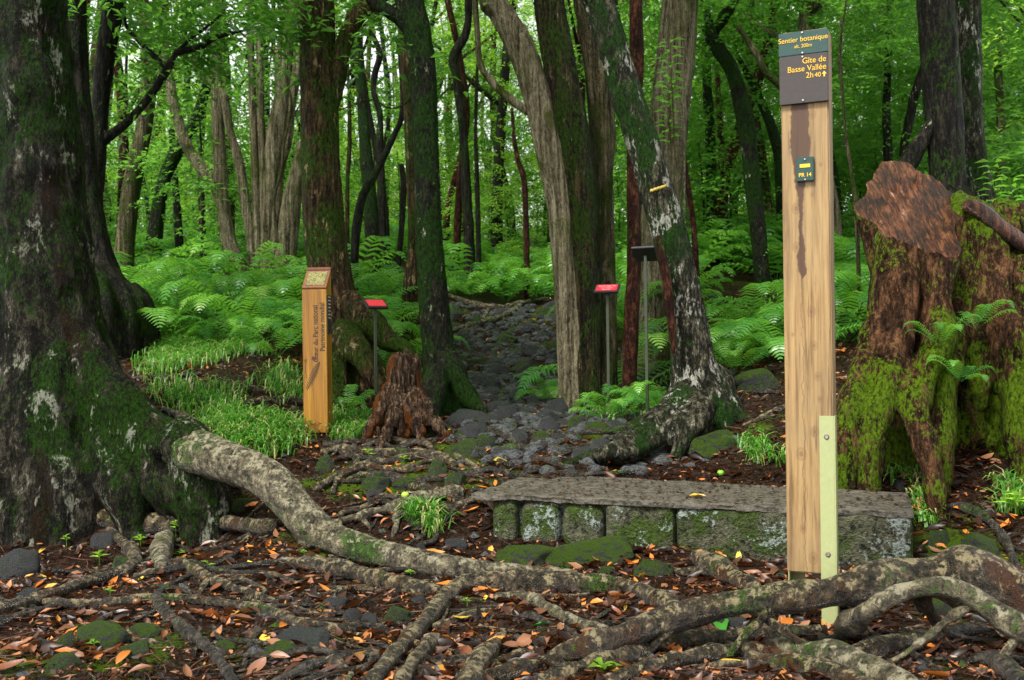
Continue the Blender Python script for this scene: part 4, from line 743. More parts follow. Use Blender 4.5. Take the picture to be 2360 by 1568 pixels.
stump_part([(2360, 520, 110, 4.9), (2300, 560, 170, 4.9), (2270, 640, 230, 4.9), (2265, 740, 240, 4.88), (2270, 860, 220, 4.9), (2280, 1000, 210, 4.95), (2280, 1150, 200, 5.0)], [[(2190, 470, 60, 4.85), (2230, 530, 110, 4.85), (2280, 600, 120, 4.8)], [(2330, 700, 90, 4.7), (2340, 820, 80, 4.6), (2360, 960, 80, 4.5)], [(2190, 700, 60, 4.75), (2195, 800, 50, 4.6), (2170, 900, 50, 4.5)], [(2330, 540, 90, 4.9), (2400, 570, 100, 4.9), (2480, 640, 110, 4.9), (2520, 900, 140, 4.9)]], None, 'side_trunk', 'stump', .02, .035)
mossattr(st.children[-1] if False else bpy.data.objects['side_trunk'], lambda V: .55 + .5 * fbm(V * 3, 3, 4))
P, R = pp([(2225, 470, 30, 4.7), (2262, 490, 40, 4.68), (2310, 530, 40, 4.66), (2380, 575, 34, 4.66)]); V, Q, T = tube(P, R, 16, .02, .01, 30, 4, 2); bb = Buf(); bb.add(V, Q, T); ob('torn_edge', bb.mesh('torn_edge', MB['cut'], True, sb), st)
# ------------------------------------------------------------------ sign post
def box(name, sx, sy, sz, mat, parent, loc, bev=.002, rot=None):
    import bmesh
    bm = bmesh.new(); bmesh.ops.create_cube(bm, size=1)
    for v in bm.verts: v.co = Vector((v.co.x * sx, v.co.y * sy, v.co.z * sz))
    if bev: bmesh.ops.bevel(bm, geom=bm.edges[:], offset=bev, segments=2, affect='EDGES')
    me = bpy.data.meshes.new(name); bm.to_mesh(me); bm.free(); me.materials.append(mat); o = ob(name, me, parent, loc)
    if rot: o.rotation_euler = rot
    return o
def disc(name, r, th, mat, parent, loc, rot=(PI / 2, 0, 0), seg=20):
    import bmesh
    bm = bmesh.new(); bmesh.ops.create_cone(bm, cap_ends=True, segments=seg, radius1=r, radius2=r * .75, depth=th); me = bpy.data.meshes.new(name); bm.to_mesh(me); bm.free(); me.materials.append(mat)
    o = ob(name, me, parent, loc); o.rotation_euler = rot; return o
def m_timber():
    m = M_('tan_timber'); g = m.noise(m.mp((60, 60, 2.2)), 1, 8, .7, .3); g2 = m.noise(m.mp((14, 14, .8)), 1, 4, .6, .6)
    c = m.ramp(g, [(.37, (.13, .07, .022)), (.47, (.27, .165, .06)), (.60, (.38, .25, .10))])
    c = m.mix(m.ramp(g2, [(.35, .35), (.65, 0.)]), c, (.17, .095, .035))
    ck = m.noise(m.mp((110, 40, 3.2), (2, 5, 1)), 1, 5, .6, .2); c = m.mix(m.ramp(ck, [(.60, 0.), (.66, .8)]), c, (.08, .042, .016)); g3 = m.noise(m.mp((3, 3, 3)), 1, 4, .6); c = m.mix(m.ramp(g3, [(.40, .3), (.58, 0.)]), c, (.17, .12, .06))
    sx = m.n('ShaderNodeSeparateXYZ'); m.l(m.tc.outputs['Object'], sx.inputs[0]); X, Z = sx.outputs[0], sx.outputs[2]
    kn = None
    for kx, kz, r in [(.022, .575, .012), (.012, -.03, .014), (.018, -.135, .012), (.028, -.23, .011), (.035, -.30, .009), (.017, -.40, .013), (-.03, .31 - .02, .014), (-.03, .17, .013), (-.024, -.47, .016), (-.022, -.70, .010), (.008, -.79, .015), (.045, .42, .006), (-.045, -.10, .006), (.02, .33, .007)]:
        dx = m.math('MULTIPLY', m.math('SUBTRACT', X, kx), 1 / r); dz = m.math('MULTIPLY', m.math('SUBTRACT', Z, kz), .75 / r)
        d = m.math('SQRT', m.math('ADD', m.math('MULTIPLY', dx, dx), m.math('MULTIPLY', dz, dz)))
        kn = d if kn is None else m.math('MINIMUM', kn, d)
    ring = m.math('ADD', m.math('MULTIPLY', m.math('SINE', m.math('MULTIPLY', kn, 9.)), .25), m.math('SUBTRACT', 1.25, kn))
    c = m.mix(m.ramp(ring, [(0.0, 0.), (.6, .35), (1., .7)]), c, (.14, .07, .026))
    # damp stain running down below the boards
    wob = m.math('MULTIPLY', m.math('SUBTRACT', m.noise(m.mp((12, 1, 16)), 1, 5, .6), .5), .035)
    wd = m.ramp(m.math('ADD', m.math('MULTIPLY', Z, .5), .5), [(.535, 0.), (.545, .20), (.57, .22), (.605, .10), (.66, .10), (.70, .38), (.755, .52), (.80, .50), (.845, .26), (.9, .28)])
    dd = m.math('ABSOLUTE', m.math('ADD', m.math('ADD', X, .015), wob)); st_ = m.math('SUBTRACT', m.math('MULTIPLY', wd, .055), dd)
    c = m.mix(m.ramp(m.math('ADD', m.math('MULTIPLY', st_, 60.), .5), [(.35, 0.), (.6, .9)]), c, (.045, .016, .006))
    m.col(c); m.rough(.62); m.bump(g, .003, .7); return m.m
MB['timber'] = m_timber()
MB['limepaint'] = flat('lime_paint', (.33, .36, .16), .4, .12)
MB['greenboard'] = flat('green_board', (.004, .050, .038), .55, .25)
MB['brownboard'] = flat('brown_board', (.034, .025, .022), .55, .2)
MB['yellowink'] = flat('yellow_lettering', (.70, .42, .02), .5)
MB['steel'] = flat('screw_steel', (.5, .5, .48), .35, .2, .9)
PD = 3.07; pbase = W(1872, 1434, PD); PW = .142; yaw = math.radians(-24)
ptop = W(1872, 70, PD)[2]; pbot = W(1872, 1322, PD)[2]; gz0 = W(1872, 1434, PD)[2]
post = thing('trail_sign_post', 'tall tan timber trail sign post with green and brown boards on lime metal feet', 'sign post', (pbase[0] + .018, pbase[1] + .046, gz0), rz=yaw)
pd = .10; hc = (ptop + pbot) / 2 - gz0
pt_ = box('post', PW, pd, ptop - pbot, MB['timber'], post, (0, 0, hc), .004)
def rel(py): return W(1872, py, PD)[2] - gz0
fl = box('metal_foot', .043, .004, rel(958) - rel(1440), MB['limepaint'], post, (PW / 2 - .0185, -pd / 2 - .0025, (rel(958) + rel(1440)) / 2), .0008)
box('side_flange', .004, .045, rel(958) - rel(1440), MB['limepaint'], fl, (.0235, .0205, 0), .0008)
fr = box('metal_foot', .004, .05, rel(958) - rel(1440), MB['limepaint'], post, (-PW / 2 - .003, pd / 2 - .023, (rel(958) + rel(1440)) / 2), .0008)
box('rear_flange', .046, .004, rel(958) - rel(1440), MB['limepaint'], fr, (.020, .0275, 0), .0008)
for py in (1006, 1275):
    s_ = disc('screw', .0062, .004, MB['steel'], fl, (0, -.004, rel(py) - (rel(958) + rel(1440)) / 2)); disc('washer', .0085, .0016, flat('rust_%d' % py, (.12, .07, .04), .6), fl, (0, -.0028, rel(py) - (rel(958) + rel(1440)) / 2))
def text(s, size, mat, parent, loc, rot=(PI / 2, 0, 0), align='CENTER', sx=1., name='lettering', ext=.0006, off=0.):
    c = bpy.data.curves.new(name, 'FONT'); c.body = s; c.size = size; c.align_x = align; c.extrude = ext; c.offset = off; c.materials.append(mat)
    t_ = bpy.data.objects.new('t', c); COL.objects.link(t_); dg = bpy.context.evaluated_depsgraph_get(); me = bpy.data.meshes.new_from_object(t_.evaluated_get(dg)); bpy.data.objects.remove(t_); me.name = name
    o = ob(name, me, parent, loc); o.rotation_euler = rot; o.scale = (sx, 1, 1); return o
def board(name, y0, y1, mat, label=None, w=PW + .004):
    zc = (rel(y0) + rel(y1)) / 2; o = box(name, w, .012, rel(y0) - rel(y1), mat, post, (-.001, -pd / 2 - .0065, zc), .001)
    if label: o['label'] = label
    return o
bg_ = board('green_board', 74, 127, MB['greenboard'], 'dark green upper board reading Sentier botanique'); FY = -.0068
bb_ = board('brown_board', 128, 239, MB['brownboard'], 'brown lower board with the hut direction', PW + .002)
text('Sentier botanique', .0218, MB['yellowink'], bg_, (0, FY, .004), sx=.95); text('alt. 200m', .0158, MB['yellowink'], bg_, (0, FY, -.015), sx=.9)
for q, s, sz_, sx_ in ((.046, 'Gîte de', .0255, .92), (.0225, 'Basse Vallée', .0255, .92)): text(s, sz_, MB['yellowink'], bb_, (PW / 2 - .003, FY, q), align='RIGHT', sx=sx_)
text('2h', .0255, MB['yellowink'], bb_, (PW / 2 - .0405, FY, .0005), align='RIGHT', sx=.92); text('40', .0205, MB['yellowink'], bb_, (PW / 2 - .0190, FY, .0005), align='RIGHT', sx=.92)
def plate2d(name, pts, mat, parent, loc, th=.0008):
    n = len(pts); V = [(x, -th, z) for x, z in pts] + [(x, .0006, z) for x, z in pts]; me = bpy.data.meshes.new(name)
    me.from_pydata(V, [], [list(range(n))] + [[k, k + n, (k + 1) % n + n, (k + 1) % n] for k in range(n)]); me.materials.append(mat); return ob(name, me, parent, loc)
plate2d('arrow', [(-.0025, -.001), (.0025, -.001), (.0025, .007), (.0072, .007), (0, .0165), (-.0072, .007), (-.0025, .007)], MB['yellowink'], bb_, (PW / 2 - .0095, FY, .0005))
for par, zz in ((bg_, .031), (bg_, -.0315), (bb_, .0675), (bb_, -.066)): disc('screw', .0035, .003, MB['steel'], par, (-.002, FY - .001, zz))
zc = rel(391); pb = box('green_plaque', .052, .012, .074, MB['greenboard'], post, (.0, -pd / 2 - .0065, zc), .002)
box('yellow_bar', .031, .001, .011, MB['yellowink'], pb, (0, FY, .010), 0); text('PR 14', .0168, MB['yellowink'], pb, (0, FY, -.0235), off=.0003, sx=.95)
for zz in (.030, -.032): disc('screw', .003, .003, MB['steel'], pb, (0, FY - .001, zz))
# ------------------------------------------------------------------ orange marker post
def m_varn():
    m = M_('varnished_orange_wood'); g = m.noise(m.mp((70, 70, 2.0)), 1, 8, .65, .4); g2 = m.noise(m.mp((22, 22, .7)), 1, 4, .6, .8)
    c = m.ramp(g, [(.34, (.15, .06, .004)), (.5, (.36, .17, .010)), (.66, (.46, .24, .02))]); c = m.mix(m.ramp(g2, [(.4, .6), (.6, 0.)]), c, (.22, .08, .01))
    m.col(c); m.rough(.35); m.bump(g, .001, .4); return m.m
MB['varnish'] = m_varn(); MB['redwood'] = flat('weathered_cap_wood', (.26, .10, .045), .55, .4); MB['ink'] = flat('engraved_ink', (.022, .012, .006), .6)
OD = 5.7; ob_ = W(728, 998, OD); mp_ = thing('marker_post', 'varnished orange wooden marker post with slanted top and vertical lettering', 'post', (ob_[0], ob_[1], ob_[2]), rz=math.radians(-1.5))
ow = .139; od = .14
def relo(py): return W(733, py, OD)[2] - ob_[2]
hf = relo(668); hb = relo(634)
me = bpy.data.meshes.new('post'); a, c = ow / 2, od
V = [(-a, 0, 0), (a, 0, 0), (a, c, 0), (-a, c, 0), (-a, 0, hf), (a, 0, hf), (a, c, hb + .03), (-a, c, hb + .03)]
import bmesh
bm = bmesh.new(); vs = [bm.verts.new(v) for v in V]
for f in ((0, 1, 5, 4), (1, 2, 6, 5), (2, 3, 7, 6), (3, 0, 4, 7), (4, 5, 6, 7), (3, 2, 1, 0)): bm.faces.new([vs[k] for k in f])
bmesh.ops.bevel(bm, geom=bm.edges[:], offset=.003, segments=2, affect='EDGES'); bm.to_mesh(me); bm.free(); me.materials.append(MB['varnish']); ob('post', me, mp_)
sl = math.atan2(hb + .03 - hf, c); ln = math.hypot(hb + .03 - hf, c)
cap = box('slanted_cap', ow + .001, ln * .98, .014, MB['redwood'], mp_, (0, c / 2, (hf + hb + .03) / 2 + .005), .002, (sl, 0, 0))
m = M_('speckled_plaque'); n1 = m.noise(m.mp((1, 1, 1)), 90, 6, .75); m.col(m.ramp(n1, [(.4, (.05, .05, .02)), (.52, (.25, .22, .07)), (.65, (.40, .36, .16))])); m.rough(.5); MB['plaque'] = m.m
box('plaque', ow * .78, ln * .72, .004, MB['plaque'], cap, (.002, .0, .0085), .0005)
box('top_strip', ow + .004, .022, .016, MB['redwood'], mp_, (0, c - .004, hb + .045), .002)
box('foot', ow * .9, od * .8, .12, flat('dark_foot', (.02, .015, .012), .8), mp_, (.004, od / 2 + .01, -.062), .002)
text('Patrimoine mondial', .0385, MB['ink'], mp_, (ow / 2 - .012, -.0006, relo(758 + 52)), (PI / 2, -PI / 2, 0), 'LEFT', .92, off=.0004)
text('Cœur du Parc national', .0385, MB['ink'], mp_, (ow / 2 - .052, -.0006, relo(835)), (PI / 2, -PI / 2, 0), 'LEFT', .92, off=.0004)
b = Buf()    # engraved fern frond, thin raised inlay
zc = relo(862); x0, z0, x1, z1 = -.058, relo(905), .028, relo(838)
for k in range(15):
    f = k / 14; cx, cz = x0 + .01 + (x1 - x0) * f * .85, z0 + .03 + (z1 - z0 + .0) * f * .85 + .012 * math.sin(f * 3); ll = .05 * math.sin(.4 + f * 2.4) ; dx, dz = .42, -.9
    for sg, l2 in ((1, ll), (-1, ll * .45)):
        ex, ez = cx + sg * dx * l2 * .6, cz + sg * dz * l2
        if sg < 0: ex, ez = cx - .5 * l2, cz + .6 * l2
        ex = max(ex, -ow / 2 + .003); nx, nz = -(ez - cz), ex - cx; q = math.hypot(nx, nz) + 1e-6; nx, nz = nx / q * .0022, nz / q * .0022
        b.add([(cx + nx, -.0012, cz + nz), ((cx + ex) / 2 + nx * 1.3, -.0012, (cz + ez) / 2 + nz * 1.3), (ex, -.0012, ez), ((cx + ex) / 2 - nx * 1.3, -.0012, (cz + ez) / 2 - nz * 1.3), (cx - nx, -.0012, cz - nz)], None, [[0, 2, 1], [0, 4, 2], [4, 3, 2]])
th = np.linspace(0, 4.2 * PI / 2, 26); sp = np.array([[-.052 + .011 * (1 - k / 30) * math.cos(a + 1), 0, relo(832) + .011 * (1 - k / 30) * math.sin(a + 1)] for k, a in enumerate(th)])
V, Q, T = tube(np.vstack([sp, [[-.056, 0, relo(850)], [-.048, 0, relo(872)]]]), np.full(28, .0012), 5, .003); b.add(V - [0, .0002, 0], Q, T)
ob('fern_drawing', b.mesh('fern_drawing', MB['ink'], False), mp_)
plate2d('knot_scar', [(.014 * math.cos(k * .63) * (1 + .3 * math.sin(k * 2.3)) - .005, .011 * math.sin(k * .63) * (1 + .3 * math.cos(k * 1.7))) for k in range(10)], flat('knot_scar', (.10, .03, .02), .5, .5), mp_, (0, -.001, relo(826)))
sp_ = box('side_plaque', .006, .10, relo(680) - relo(770), flat('side_plaque', (.02, .015, .012), .5), mp_, (ow / 2 + .003, od * .42, (relo(680) + relo(770)) / 2), .001)
for k in range(7): box('print_line', .0012, .06, .006, flat('print_line_%d' % k, (.6, .55, .45), .5), sp_, (.0034, 0, .10 - .02 * k), 0)
for py in (952, 980): disc('screw', .005, .004, MB['steel'], mp_, (ow / 2 + .001, od * .35, relo(py)), (0, PI / 2, 0))
# ------------------------------------------------------------------ little plaques on stakes
MB['redplate'] = flat('red_plate', (.55, .02, .04), .4, .12); MB['blackframe'] = flat('black_frame', (.012, .011, .012), .5, .3); MB['greenstake'] = flat('green_stake', (.035, .05, .02), .6, .4); MB['whiteink'] = flat('white_ink', (.85, .45, .42), .5)
def plaque(label, px, pyt, pyb, D, w, s, tilt, yaw, face, lines=()):
    p = W(px, pyt, D); g = gz1(p[0], p[1]); t = thing('plant_label_sign', label, 'sign', (p[0], p[1], g), 'botanical plaques on stakes', rz=yaw); h = p[2] - g
    box('stake', .017, .012, h + .25, MB['greenstake'], t, (0, .01, h / 2 - .125), .001)
    f = box('panel_frame', w, s, .014, MB['blackframe'], t, (0, -.0, h + .012), .002, (tilt, 0, 0))
    r = box('plate', w * .84, s * .72, .003, face, f, (0, .002, .0085), .0004)
    for k, (tx, sz) in enumerate(lines): text(tx, sz, MB['whiteink'], r, (0, s * (.12 - .2 * k), .0016), (0, 0, 0), sx=1., ext=.0003)
    return t
plaque('small red plaque on a green stake right of the orange marker post', 866, 706, 890, 6.3, .145, .095, math.radians(36), math.radians(35), MB['redplate'])
plaque('red plaque with pale print on a stake in front of the three fused trunks', 1399, 671, 905, 6.15, .155, .10, math.radians(32), math.radians(-17), MB['redplate'], (('PETIT NATTE', .018), ('Labourdonnaisia', .012), ('Sapotacées', .012)))
plaque('dark plaque seen from behind on a tall stake before the leaning tree', 1489, 590, 925, 5.85, .15, .12, math.radians(38), math.radians(152), MB['blackframe'])
# ------------------------------------------------------------------ forest fill: trees with crowns, shrubs
def forest_tree(x, y, h, r, mat, label, group, ncl, clouds, zlo):
    g = gz1(x, y); t = thing('forest_tree', label, 'tree', (x, y, g), group)
    lx, ly = random.uniform(-.12, .12), random.uniform(-.12, .12); wob = [random.uniform(-.34, .34) for _ in range(6)]
    P = np.array([[0, 0, -.3], [wob[0] * .3, wob[1] * .3, h * .12], [lx * h * .3 + wob[2], ly * h * .3, h * .35], [lx * h * .6 + wob[3], ly * h * .6 + wob[4], h * .65], [lx * h, ly * h, h]])
    V, Q, T = tube(P, [r * 1.35, r, r * .85, r * .7, r * .4], 10, max(.16, r * 1.2), .12 * r, 14, 2, random.randint(0, 99)); b = Buf(); b.add(V, Q, T)
    ob('trunk', b.mesh('trunk', MB[mat]), t)
    for k in range(random.choice((1, 2, 2, 3))):
        z = random.uniform(.25, .75) * h; a = random.uniform(0, 6.28); l = random.uniform(.8, 1.8); c = np.array([np.interp(z, P[:, 2], P[:, 0]), np.interp(z, P[:, 2], P[:, 1]), z])
        e = c + np.array([math.cos(a) * l, math.sin(a) * l, l * .9]); V, Q, T = tube(np.array([c, (c + e) / 2 + [0, 0, -.1], e]), [r * .5, r * .35, r * .2], 6, .25, 0); b = Buf(); b.add(V, Q, T); ob('branch', b.mesh('branch', MB[mat]), t)
    for k in range(ncl):
        z = g + zlo + (h - zlo) * (k + random.random()) / ncl; s = random.uniform(.75, 1.25)
        cx_, cy_ = x + lx * (z - g) + random.uniform(-.8, .8), y + ly * (z - g) + random.uniform(-.8, .8)
        if in_hole(cx_, cy_, z, 1.3 * s): continue
        crown(t, random.choice(clouds), cx_, cy_, z, s)
    return t
zone = lambda x, y: 'left' if x / y < -.17 else ('right' if x / y > .17 else 'middle')
HOLES = [(445, 85), (640, 290), (775, 240), (560, 40), (330, 30), (880, 130), (210, 60)]
def in_hole(x, y, z, rad):
    px = 1180 + F_ * x / y; py = HZ - F_ * (z - CAMZ) / y
    return any(math.hypot(px - a, py - b) < rad * F_ / y * .95 + 12 for a, b in HOLES)
pos = []; tries = 0; cnt = 0
while cnt < 190 and tries < 9000:
    tries += 1
    y = 10.5 + 32 * random.random() ** 1.15; x = random.uniform(-.62, .62) * y + random.uniform(-1, 1)
    if abs(x - float(pathx(y))) < .7 and y < 16: continue
    if y < 14 and 330 < 1180 + F_ * x / y < 740: continue
    dmin = .7 + y * .03
    if any((x - a) ** 2 + (y - c) ** 2 < dmin ** 2 for a, c in pos): continue
    pos.append((x, y)); cnt += 1
    mt = random.choice(('dark', 'mossy', 'brown', 'olive', 'pale', 'red', 'dark')); r = random.choice((.028, .038, .05, .07, .09)) * (1 + .012 * y); h = random.uniform(5.5, 8.5) + y * .06
    mid = abs(x / y) < .2
    lab = '%s %s trunk standing %s in the %s of the background' % ({'pale': 'pale grey', 'dark': 'dark', 'mossy': 'moss green', 'brown': 'brown', 'olive': 'pale olive', 'red': 'reddish'}[mt], 'slender' if r < .085 else 'sturdy', 'deep' if y > 24 else 'midway', zone(x, y))
    nc = (3 if x > 1.5 else 2) if y < 18 else 3
    cl = CL + CLW + (CLB * 6 if (mid or x < 0) and y > 14 else CLB)  # more bright clouds left and centre, their colour stands in for backlight
    forest_tree(x, y, h, r, mt, lab, 'background trees in the %s' % zone(x, y), nc, cl, 1.3 if y > 13 else 2.2)
# understorey shrubs
cnt = 0; tries = 0; sp2 = []
while cnt < 200 and tries < 5000:
    tries += 1
    y = 11.0 + 30 * random.random(); x = random.uniform(-.6, .6) * y
    if abs(x - float(pathx(y))) < 1. and y < 17: continue
    if any((x - a) ** 2 + (y - c) ** 2 < .7 for a, c in sp2): continue
    sp2.append((x, y)); cnt += 1; g = gz1(x, y); hh = random.uniform(.6, 2.2)
    t = thing('shrub', '%s leafy shrub %s in the %s of the undergrowth' % ('tall' if hh > 1.4 else 'low', 'far back' if y > 22 else 'behind the ferns', zone(x, y)), 'shrub', (x, y, g), 'undergrowth shrubs in the %s' % zone(x, y))
    b = Buf(); V, Q, T = tube(np.array([[0, 0, -.1], [.05, .03, hh * .5], [.0, .1, hh]]), [.02, .015, .01], 6, .2); b.add(V, Q, T); ob('stem', b.mesh('stem', MB['dark']), t)
    for k in range(1 + int(hh > 1.2)): crown(t, random.choice(CLS if y < 22 else CLB), x, y, g + hh * (.6 + .5 * k), random.uniform(.9, 1.5), 'foliage')
# canopy of the near trees, above and behind the frame
for (tt, bb, off) in ((t1, b1, [(-.6, .3, 4.6, 1.2), (.9, .8, 5.3, 1.1)]), (t2, b2, [(-.5, .6, 5.6, 1.3), (.7, 0, 5.2, 1.)]), (t3, b3, [(.4, .3, 5.0, 1.1)]), (t4, b4, [(-.6, .2, 5.6, 1.2)]), (t5, b5, [(-.3, .6, 6.2, .8)]),
                      (t6, b6, [(.8, .6, 6.0, 1.0)]), (t8, b8, [(-.9, .0, 5.4, 1.1)]), (t9, b9, [(0, .5, 5.2, 1.1)]), (t10, b10, [(-.3, .3, 5.6, 1.1), (.6, .3, 5.1, .9)]), (t11, b11, [(0, .3, 5.4, 1.2)]), (t12, b12, [(.5, .5, 4.6, 1.1)])):
    for dx, dy, z, s in off: crown(tt, random.choice(CL), bb[0] + dx, bb[1] + dy, z, s)
# leafy branch tips hanging into the picture
for tt, lst in ((t3, [(300, 20), (390, 60), (470, 40), (540, 70), (430, 110), (350, 130), (580, 20), (520, 120)]), (t4, [(640, 20), (700, 40), (800, 10)]), (t1, [(250, -20)]), (t12, [(2330, 60), (2300, 300), (2340, 430)]), (t10, [(1640, 40), (1720, 60), (1560, 40)])):
    for px, py in lst:
        p = W(px, py, float(np.linalg.norm(np.array(tt.location)[:2])) * .98); crown(tt, random.choice(CLN), p[0], p[1], p[2], random.uniform(.8, 1.2))
# ------------------------------------------------------------------ ferns
def frond(seed, L=.8, lo=False):
    rs = np.random.RandomState(seed); n = 15 if lo else 24; s = np.linspace(.14, 1, n); rise = rs.uniform(.35, .6)
    y = L * np.sin(s * 1.35) / math.sin(1.35) * .95; z = L * (rise * np.sin(s * 2.3) - .12 * s ** 3); x = .08 * L * s ** 2 * rs.uniform(-1, 1)
    C = np.stack([x, y, z], -1); T = unit(np.gradient(C, axis=0)); side = unit(np.cross(T, [0, 0, 1.])); up = np.cross(side, T)
    pl = L * .25 * np.sin(np.clip(s * 1.02, 0, 1) * PI) ** .75 * (1 - .25 * s) + .01
    b = Buf(); w = .0115 if not lo else .02
    for sg in (-1, 1):
        D = unit(side * sg + T * .35 + up * .12 + rs.normal(size=(n, 3)) * .05); base = C; tip = C + D * pl[:, None] - np.array([0, 0, 1]) * (pl ** 1.3)[:, None] * .5; mid = C + D * (pl * .5)[:, None]
        w_ = np.minimum(w * L / .7, pl * .4)[:, None]
        V = np.stack([base + T * w_ * .6, base - T * w_ * .6, mid - T * w_ * .75, tip, mid + T * w_ * .75], 1).reshape(-1, 3); k = np.arange(n)[:, None] * 5
        b.add(V, None, np.concatenate([k + [0, 1, 2], k + [0, 2, 4], k + [4, 2, 3]]), np.repeat(np.clip(.25 + .5 * s + rs.rand(n) * .3, 0, 1), 5))
    Cr = np.vstack([[0, 0, 0], C]); V, Q, T3 = tube(Cr[::4] if not lo else Cr[::5], np.linspace(.005, .0015, len(Cr[::4] if not lo else Cr[::5])), 3, .12); b.add(V, Q, T3, .3)
    return b
FB = [frond(k) for k in range(5)]; FM = [b.mesh('frond', MB['fern'], False) for b in FB]
def fern_buf(seed, nf=9, lo=True):
    rs = np.random.RandomState(seed); o = Buf()
    for k in range(nf):
        f = frond(seed * 10 + k, rs.uniform(.5, .85), lo); a = k * 2 * PI / nf + rs.uniform(-.3, .3); tl = rs.uniform(-.15, .25); ca, sa = math.cos(a), math.sin(a)
        Rz = np.array([[ca, -sa, 0], [sa, ca, 0], [0, 0, 1]]); Rx = np.array([[1, 0, 0], [0, math.cos(tl), -math.sin(tl)], [0, math.sin(tl), math.cos(tl)]])
        o.add(np.concatenate(f.V) @ (Rz @ Rx).T, np.concatenate(f.Q), np.concatenate(f.T), np.concatenate(f.A))
    return o
FERNB = [fern_buf(300 + k) for k in range(5)]; FERN = [b.mesh('fern_plant', MB['fern'], False) for b in FERNB]
spots = []; tries = 0
def fern_ok(x, y):
    px = float(pathx(y))
    if y < 12.6 and abs(x - px) < (1.0 if y > 7.3 else .6): return False
    if x < px:
        if y < 7.9 and x < -1.3: return False
        if y < 7.6: return False
    else:
        if y < 6.5 or (y < 7.3 and x < .75): return False
        if x > 2.0 and y < 7: return False
    return abs(x) < .56 * y + .6
while len(spots) < 560 and tries < 30000:
    tries += 1
    y = 6.4 + 12.5 * random.random() ** 1.1; x = random.uniform(-.58, .58) * y
    if not fern_ok(x, y): continue
    dm = .30 + .012 * y; 
    if noise3(np.array([x * .8, y * .8, 1.]), 44) < -.38: continue
    if any((x - a) ** 2 + (y - c) ** 2 < dm ** 2 for a, c in spots): continue
    spots.append((x, y))
def near_fern(x, y, label, s=1., nf=9, z=None, group=None):
    g = gz1(x, y) if z is None else z; t = thing('fern', label, 'fern', (x, y, g), group)
    for k in range(nf):
        o = ob('frond', random.choice(FM), t); q = s * random.uniform(.75, 1.1); o.scale = (q, q, q * random.uniform(.8, 1.15)); o.rotation_euler = (random.uniform(-.2, .25), random.uniform(-.15, .15), k * 2 * PI / nf + random.uniform(-.35, .35))
    return t
spots.sort(key=lambda p: p[1]); far = Buf()
for k, (x, y) in enumerate(spots):
    zz = 'bank of ferns %s' % ('left of the path' if x < -1 else ('right of the path' if x > .6 else 'beyond the top of the path'))
    if k < 90: near_fern(x, y, 'arching fern in the front of the ' + zz, random.uniform(.75, 1.05), group=zz)
    elif k < 290:
        o = ob('fern', FERN[k % 5]); o.location = (x, y, gz1(x, y)); s = random.uniform(.8, 1.15); o.scale = (s, s, s * random.uniform(.85, 1.25)); o.rotation_euler = (0, 0, random.uniform(0, 6)); tag(o, 'bushy fern further back in the ' + zz, 'fern', zz)
    else:
        f = FERNB[k % 5]; a = random.uniform(0, 6); s = random.uniform(.8, 1.3); R = np.array([[math.cos(a), -math.sin(a), 0], [math.sin(a), math.cos(a), 0], [0, 0, 1]]) * s
        far.add(np.concatenate(f.V) @ R.T + [x, y, gz1(x, y)], np.concatenate(f.Q), np.concatenate(f.T), np.clip(np.concatenate(f.A) * .8 + random.random() * .2, 0, 1))
tag(ob('distant_ferns', far.mesh('distant_ferns', MB['fern'], False)), kind='stuff')
for px, py, D, s, lab in [(1440, 870, 6.35, .42, 'fern between the fused trunks and the reddish trunk'), (1400, 900, 6.2, .36, 'fern at the foot of the fused trunks with fronds before the stake'), (1530, 880, 6.0, .48, 'fern with a hanging frond left of the leaning tree'), (1500, 860, 6.6, .45, 'fern behind the dark plaque stake'), (1272, 850, 7.2, .4, 'fern at the left side of the fused trunks'),
                       (1262, 800, 7.6, .35, 'fern right of the rocky path in front of the crest'), (800, 900, 6.25, .3, 'tiny fern at the foot of the brown barked tree'), (880, 770, 7.6, .5, 'fern behind the small red plaque'), (860, 700, 8.4, .6, 'fern above the small red plaque'), (640, 790, 7.2, .55, 'fern left of the orange marker post'),
                       (560, 780, 7.6, .6, 'fern at the upper edge of the grass'), (470, 740, 8.0, .7, 'fern overhanging the grass on the left'), (1650, 800, 7.0, .6, 'fern beside the leaning tree on its right'), (1740, 820, 6.9, .6, 'fern behind the mossy boulder'), (1700, 850, 6.6, .45, 'low fern touching the leaning tree roots')]:
    p = W(px, py, D); near_fern(p[0], p[1], lab, s, 9)
for px, py, D, s, lab in [(2165, 800, 4.42, .24, 'small fern growing on the front of the big stump'), (2215, 880, 4.35, .22, 'glossy little fern among leaves below the big stump'), (2250, 760, 4.5, .25, 'little fern with a pale frond right of the big stump')]:
    p = W(px, py, D); near_fern(p[0], p[1], lab, s, 7, p[2])
